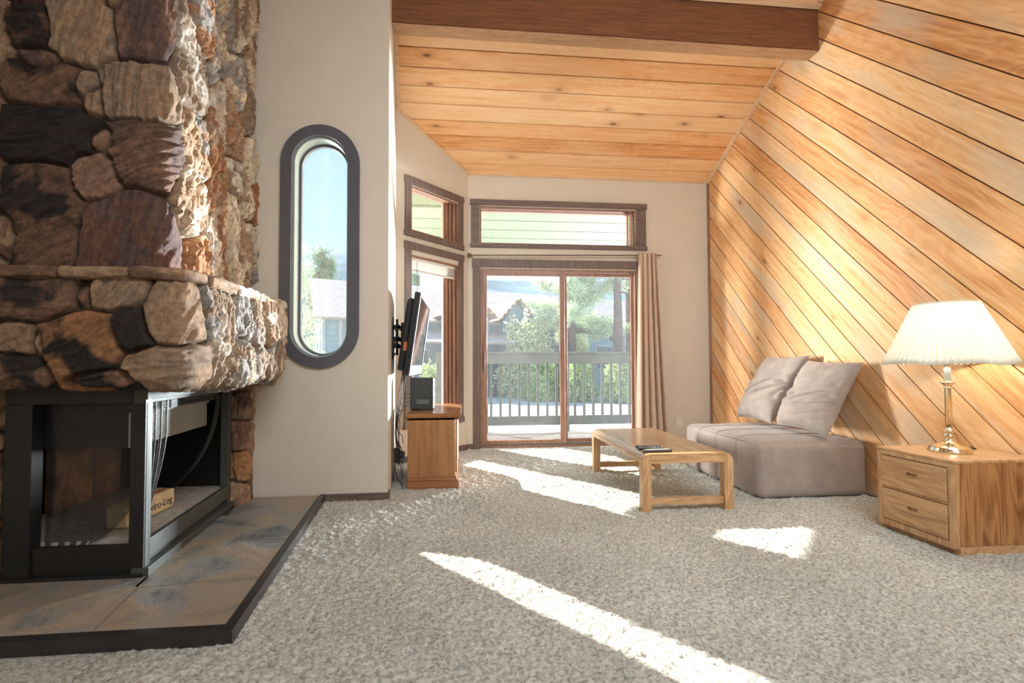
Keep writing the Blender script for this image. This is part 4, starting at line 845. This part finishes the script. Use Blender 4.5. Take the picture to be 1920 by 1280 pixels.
bm = bmesh.new(); box(bm, -.412, -.305, 4.2375, 4.2395, .662, .698); bmo('label_plate', bm, M['silver'], SP)
for x_ in (-.44, -.30):
    for y_ in (4.27, 4.43): bx('foot', (x_-.015, x_+.015, y_-.015, y_+.015, .6055, .612), M['plastic'], SP, 0)
# cables
r3 = random.Random(5)
def cable(pts, r=.0035): 
    bm = bmesh.new(); tube(bm, spline(pts, 8), r, 6); return bmo('cable', bm, M['cable'], None, True)
cl = []
for k in range(3):
    dx = k*.012; yy = 3.86+k*.02
    cl.append((cable([(-.50+dx, 4.02, .95), (-.51+dx, yy+.05, .80), (-.53+dx*.5, yy, .62), (-.535-dx*.3, yy-.01, .45), (-.52+dx, yy, .33), (-.51, yy+.04, .22+k*.03)], .004), ['leftmost thick black cable hanging from the television down the wall', 'middle thick black cable hanging from the television down the wall', 'thick black cable nearest the cabinet hanging from the television'][k]))
for k, (a, b_, lb) in enumerate(((.74, .50, 'thin black cable looping out behind the speaker, topmost'), (.70, .36, 'thin black cable crossing the tangle beside the cabinet side'), (.67, .28, 'thin black cable with the widest loop beside the cabinet'), (.64, .14, 'thin black cable hanging lowest beside the cabinet, near the floor'))):
    cl.append((cable([(-.455, 4.32, a), (-.49, 4.18, a+.01), (-.535, 3.98, a-.08), (-.50-.01*k, 3.90, (a+b_)/2), (-.53+.012*k, 3.90, b_), (-.495, 3.93, b_-.07), (-.49, 3.96, max(.03, b_-.13-.03*k))], .0028), lb))
cl.append((cable([(-.52, 3.90, .33), (-.54, 3.87, .22), (-.525, 3.87, .12), (-.495, 3.90, .05), (-.49, 3.93, .012)], .004), 'black cable curving down to the carpet behind the cabinet foot'))
for o_, lb in cl: tag(o_, lb, 'cable', 'cables beside the television cabinet')
PS = thing('power_strip', 'black power adapter block hanging among the cables', 'power adapter', (-.525, 3.93, .28))
bx('block', (-.555, -.515, 3.905, 3.95, .22, .34), M['plastic'], PS, .006); bx('plug', (-.5145, -.475, 3.91, 3.95, .255, .31), M['plastic'], PS, .006)

# ================================================================ outdoors
GZ = -.42
bm = bmesh.new(); box(bm, -60, 60, 8.0, 22.0, GZ-.3, GZ); struct(bmo('ground_paving', bm, M['concrete']))
bm = bmesh.new(); box(bm, -90, 90, 22.0, 200, GZ-.3, GZ+.02); box(bm, -60, XL-.3, -8, 8.0, GZ-.3, GZ); struct(bmo('ground_lawn', bm, M['grass']))
# deck
bm = bmesh.new()
y = 5.91
while y < 7.95: box(bm, -.5, 3.6, y, y+.135, -.16, -.12, .003); y += .143
box(bm, -.5, 3.6, 5.9, 8.0, -.36, -.165); struct(bmo('deck', bm, M['deckwood']))
# soffit of the deck roof with board joints, and gable fin
bm = bmesh.new(); y = 5.93
while y < 8.2: box(bm, -.75, 3.7, y, y+.425, 2.93, 2.958, .003); y += .45
box(bm, -.75, 3.7, 5.9, 8.25, 2.96, 3.1); struct(bmo('soffit', bm, M['green']))
bm = bmesh.new(); prism(bm, [(-.72, 2.2), (.25, 2.2), (.25, 2.93), (-.30, 3.12), (-.72, 3.62)], lambda u, v, d: (u, d, v), 7.95, 8.05); struct(bmo('trim_9', bm, M['siding_light']))
# railing
DR = thing('deck_railing', 'grey wooden deck railing with square balusters outside the sliding door', 'railing', (1.5, 7.9, -.12))
bm = bmesh.new(); box(bm, -.45, 3.55, 7.82, 7.98, 1.17, 1.205, .004); box(bm, -.45, 3.55, 7.85, 7.89, 1.01, 1.17, .003); bmo('top_rail', bm, M['railpaint'], DR)
bm = bmesh.new(); box(bm, -.45, 3.55, 7.85, 7.89, .0, .15, .003); bmo('bottom_rail', bm, M['railpaint'], DR)
for k in range(25): bx('baluster', (-.36+k*.156, -.32+k*.156, 7.89, 7.93, .02, 1.14), M['railpaint'], DR, .002)
for x_ in (-.45, .30, 1.66, 3.46): bx('post', (x_, x_+.09, 7.90, 7.99, -.118, 1.168), M['railpaint'], DR, .003)
# patio chair back hint on the deck (pale, behind the curtain edge)

# hills
def hill(name, label, y0, prof, mat):
    X = np.linspace(-260, 260, 120); Yv = np.linspace(0, 1, 14); V_ = np.zeros((120, 14, 3))
    for i, x_ in enumerate(X):
        h_ = np.interp(x_, [p[0] for p in prof], [p[1] for p in prof])
        for j_, t in enumerate(Yv): V_[i, j_] = (x_, y0+t*120, GZ-1+(h_+5*(vn(x_*.06, t*4)-.5)+2.2*(vn(x_*.7, t*9, 2)-.5))*math.sin(t*PI/2)**.9)
    o_ = gridmesh(name, V_, 120, 14, mat); o_['kind'] = 'structure'; return o_
hill('hill', '', 130, [(-260, 10), (-130, 22), (-95, 30), (-60, 56), (-30, 62), (0, 52), (30, 46), (80, 44), (260, 30)], M['hill'])

# neighbouring house
HA = math.radians(21); hu = Vector((math.cos(HA), math.sin(HA), 0)); hw = Vector((-math.sin(HA), math.cos(HA), 0)); H0 = Vector((-5.5, 19.6, GZ))
hp = lambda a, b_, z: H0+hu*a+hw*b_+Vector((0, 0, z-GZ))
mh = Matrix(((hu.x, hw.x, 0, H0.x), (hu.y, hw.y, 0, H0.y), (0, 0, 1, 0), (0, 0, 0, 1)))
HS = thing('neighbouring_house', 'blue-grey house with shingled roof across the paving', 'house', H0)
HLn, HD, EZ, RZ = 18.5, 6.0, 3.05, 4.82
def hbox(bm, *d, bev=0): box(bm, *d, bev=bev, mtx=mh)
bm = bmesh.new(); prism(bm, [(0, GZ), (HD, GZ), (HD, EZ), (HD/2, RZ-.06), (0, EZ)], lambda u, v, d: hp(d, u, v), 0, HLn)
for z_ in np.arange(GZ+.2, EZ, .22): hbox(bm, 0, HLn, -.015, 0, z_, z_+.2)
bmo('wall', bm, M['siding'], HS)
def slope(name, quad, mat, parent, th=.1):
    """quad: eave-left, eave-right, ridge-right, ridge-left"""
    a, b_, c, d = [Vector(q) for q in quad]; n_ = (b_-a).cross(d-a).normalized(); n_ = n_ if n_.z > 0 else -n_
    bm = bmesh.new(); uvl = bm.loops.layers.uv.new('UVMap'); lo_ = [bm.verts.new(p) for p in (a, b_, c, d)]; hi = [bm.verts.new(p+n_*th) for p in (a, b_, c, d)]
    fs = [bm.faces.new(hi), bm.faces.new(lo_[::-1])]+[bm.faces.new((lo_[i], lo_[(i+1) % 4], hi[(i+1) % 4], hi[i])) for i in range(4)]
    e = (b_-a).normalized(); u_ = n_.cross(e)
    for f in fs:
        for l_ in f.loops: l_[uvl].uv = ((l_.vert.co-a).dot(e), (l_.vert.co-a).dot(u_))
    me = bpy.data.meshes.new(name); bm.to_mesh(me); bm.free(); return link(name, me, mat, parent)
k_ = (RZ-EZ)/(HD/2); ov = .45
slope('roof_slope', [hp(-.4, -ov, EZ-k_*ov), hp(HLn+.4, -ov, EZ-k_*ov), hp(HLn+.4, HD/2, RZ), hp(-.4, HD/2, RZ)], M['shingle'], HS)
slope('roof_slope', [hp(-.4, HD+ov, EZ-k_*ov), hp(HLn+.4, HD+ov, EZ-k_*ov), hp(HLn+.4, HD/2, RZ), hp(-.4, HD/2, RZ)], M['shingle'], HS)
def cross_gable(a0, wd, zb, zp, dep, mat):
    bm = bmesh.new(); c = a0+wd/2; prism(bm, [(a0+.15, GZ), (a0+wd-.15, GZ), (a0+wd-.15, zb), (c, zp-.08), (a0+.15, zb)], lambda u, v, d: hp(u, d, v), -dep, 1.5); bmo('gable_wall', bm, M['siding'], HS)
    slope('gable_roof', [hp(a0-.15, -dep-.3, zb-.1), hp(a0-.15, 2.2, zb-.1), hp(c, 2.2, zp), hp(c, -dep-.3, zp)], mat, HS, .08); slope('gable_roof', [hp(a0+wd+.15, -dep-.3, zb-.1), hp(a0+wd+.15, 2.2, zb-.1), hp(c, 2.2, zp), hp(c, -dep-.3, zp)], mat, HS, .08)
    bx('gable_trim', (c-.55, c-.45, -dep-.03, -dep-.001, GZ+.3, zb), M['siding_light'], HS, 0, mh)
    return c
cross_gable(4.6, 2.2, 3.1, 4.1, 1.0, M['shingle_orange']); cross_gable(7.3, 1.7, 3.0, 3.95, .8, M['shingle_orange']); cross_gable(10.3, 1.4, 3.0, 3.6, .7, M['shingle'])
slope('porch_roof', [hp(1.2, -1.8, 1.85), hp(7.6, -1.8, 1.85), hp(7.6, -.02, 2.45), hp(1.2, -.02, 2.45)], M['shingle'], HS, .08)
def hwin(a0, a1, z0, z1, d=-.02):
    w_ = bx('house_window', (a0-.08, a1+.08, d-.03, d, z0-.08, z1+.08), M['siding_light'], HS, 0, mh); bx('pane', (a0, a1, d-.045, d-.031, z0, z1), M['hwin'], w_, 0, mh)
for a0, a1, z0, z1 in ((2.3, 3.0, .4, 1.6), (3.6, 4.2, .4, 1.6), (9.2, 9.8, 2.0, 2.7), (13.2, 14.2, .8, 1.9), (15.2, 16.4, .8, 1.9), (14, 14.8, 2.2, 2.8)): hwin(a0, a1, z0, z1)
hwin(5.9, 6.3, .3, 1.7, -1.0); hwin(7.9, 8.3, .5, 1.7, -.8)
for a_ in (-.02, .6, 1.2): bx('corner_board', (a_-.06, a_+.06, -.05, -.016, GZ, EZ), M['siding_light'], HS, 0, mh)
for b_ in (.05, 1.6, 3.0, 4.4): bx('gable_board', (-.03, -.001, b_, b_+.18, GZ, EZ), M['siding_light'], HS, 0, mh)

# vegetation
def leafmesh(name, pts, size, mat, parent, n_per=1, aspect=.35, seed=0, spread=.0):
    g_ = np.random.default_rng(seed); pts = np.repeat(np.asarray(pts), n_per, 0); n_ = len(pts); pts = pts+g_.normal(size=(n_, 3))*spread
    d = g_.normal(size=(n_, 3)); d[:, 2] += .4; d /= np.linalg.norm(d, axis=1)[:, None]; r_ = np.cross(d, g_.normal(size=(n_, 3))); r_ /= np.linalg.norm(r_, axis=1)[:, None]
    s_ = size*(.6+.8*g_.random((n_, 1))); V_ = np.stack([pts, pts+d*s_*.5+r_*s_*aspect*.5, pts+d*s_, pts+d*s_*.5-r_*s_*aspect*.5], 1).reshape(-1, 3)
    me = bpy.data.meshes.new(name); me.vertices.add(len(V_)); me.vertices.foreach_set('co', V_.ravel().astype(np.float32)); me.loops.add(n_*4); me.loops.foreach_set('vertex_index', np.arange(n_*4, dtype=np.int32)); me.polygons.add(n_); me.polygons.foreach_set('loop_start', (np.arange(n_)*4).astype(np.int32)); me.update(calc_edges=True)
    return link(name, me, mat, parent)
def pine(loc, h, tr, label, zlo, reach, mat, seed, ntuft=900, nper=26, size=.20, cat='tree', group=None):
    g_ = random.Random(seed); T_ = thing('pine_tree', label, cat, loc, group); L0 = Vector(loc)
    bm = bmesh.new(); tube(bm, [L0+Vector((.05*math.sin(t*5), .04*math.cos(t*4), t*h)) for t in np.linspace(0, 1, 10)], [tr*(1-.8*t) for t in np.linspace(0, 1, 10)], 10); bmo('trunk', bm, M['bark'], T_, True)
    bm = bmesh.new(); tips = []
    nb = int(h*5)
    for k in range(nb):
        t = zlo/h+(1-zlo/h)*(k/nb)**.9; a = g_.random()*2*PI; L_ = reach*(1-t*.75)*g_.uniform(.6, 1.05); z = t*h
        p = [L0+Vector((0, 0, z))]
        for q in range(1, 5): p.append(L0+Vector((math.cos(a+g_.uniform(-.1, .1))*L_*q/4, math.sin(a)*L_*q/4, z+L_*.10*q/4*g_.uniform(-.5, 2.2))))
        tube(bm, p, [.05*(1-i*.2)*tr/.15 for i in range(5)], 5)
        for q in range(max(2, int(ntuft/nb))):
            s_ = g_.uniform(.3, 1.05); i = min(3, int(s_*4)); b0 = p[i].lerp(p[i+1], min(1., s_*4-i)); tips.append(tuple(b0+Vector((g_.gauss(0, .2), g_.gauss(0, .2), g_.gauss(.04, .13)))))
    bmo('branches', bm, M['bark'], T_); leafmesh('needles', tips, size, mat, T_, nper, .12, seed, .05)
    return T_
pine((4.50, 20.0, GZ), 7.6, .24, 'tall pale-needled pine with spreading branches directly behind the deck railing', 2.5, 3.3, M['needles'], 4, 3600, 24, .22)
pine((6.0, 18.4, GZ), 9.0, .25, 'pine with thick reddish trunk near the curtain edge', 4.6, 1.9, M['needles'], 8, 350, 22, .2, group='trunks beside the curtain')
pine((7.2, 20.6, GZ), 9.0, .2, 'pine with slimmer trunk at the very edge of the curtain', 4.6, 1.7, M['needles'], 12, 300, 22, .2, group='trunks beside the curtain')
pine((-7.9, 28.0, GZ), 7.8, .16, 'dark conifer rising behind the house gable in the oval window', 1.2, 1.6, M['needles_far'], 21, 800, 20, .26)
pine((-4.72, 14.0, GZ), 4.7, .09, 'loose leafy tree left of the house gable in the oval window', 1.2, .62, M['needles'], 25, 260, 18, .16)
pine((-3.2, 33.0, GZ), 8.0, .16, 'small conifer above the roof ridge in the narrow window', 2.0, 1.3, M['needles_far'], 31, 420, 20, .26)
def bush(loc, rx, ry, rz, label, mat, seed, n_=2600, size=.10, name='bush'):
    g_ = np.random.default_rng(seed); u_ = g_.normal(size=(n_, 3)); u_ /= np.linalg.norm(u_, axis=1)[:, None]; u_[:, 2] = np.abs(u_[:, 2]); r_ = (.62+.38*g_.random((n_, 1)))
    lump = 1+.22*np.sin(u_[:, :1]*7+seed)*np.sin(u_[:, 1:2]*6+seed*2)+.12*np.sin(u_[:, 2:]*9)
    P_ = u_*r_*lump*np.array([rx, ry, rz])+np.array(loc); T_ = thing(name, label, 'bush', loc)
    leafmesh('foliage', P_, size, mat, T_, 3, .5, seed, .03)
    bm = bmesh.new()
    for k in range(6): a = k*PI/3; tube(bm, [Vector(loc), Vector(loc)+Vector((math.cos(a)*rx*.5, math.sin(a)*ry*.5, rz*.7))], [.03, .01], 5)
    bmo('stems', bm, M['bark'], T_)
bush((2.85, 20.9, GZ), 1.35, .9, 3.15, 'pale yellow feathery bush left of the big pine trunk', M['bushleaf'], 2, 3600, .17)
bush((5.15, 20.9, GZ), .55, .5, 2.5, 'small pale bush right of the big pine trunk', M['bushleaf'], 3, 900, .16)
bush((3.0, 18.6, GZ), .62, .7, 1.45, 'green hedge bush behind the railing, left part', M['hedge'], 5, 2200, .14)
bush((4.4, 18.2, GZ), .65, .7, 1.5, 'yellow-green hedge bush in the middle behind the railing', M['hedge'], 6, 2600, .14)
bush((5.75, 17.4, GZ), .6, .6, 1.5, 'green hedge bush behind the railing, nearest the curtain', M['hedge'], 7, 2600, .14)
bush((-1.2, 17.5, GZ), .5, .5, 1.3, 'green bush seen low in the narrow window beside the television', M['hedge'], 8, 1400, .13)
bush((-5.15, 16.4, GZ), .4, .4, 1.9, 'leafy bush low on the left inside the oval window', M['hedge'], 9, 1400, .13)
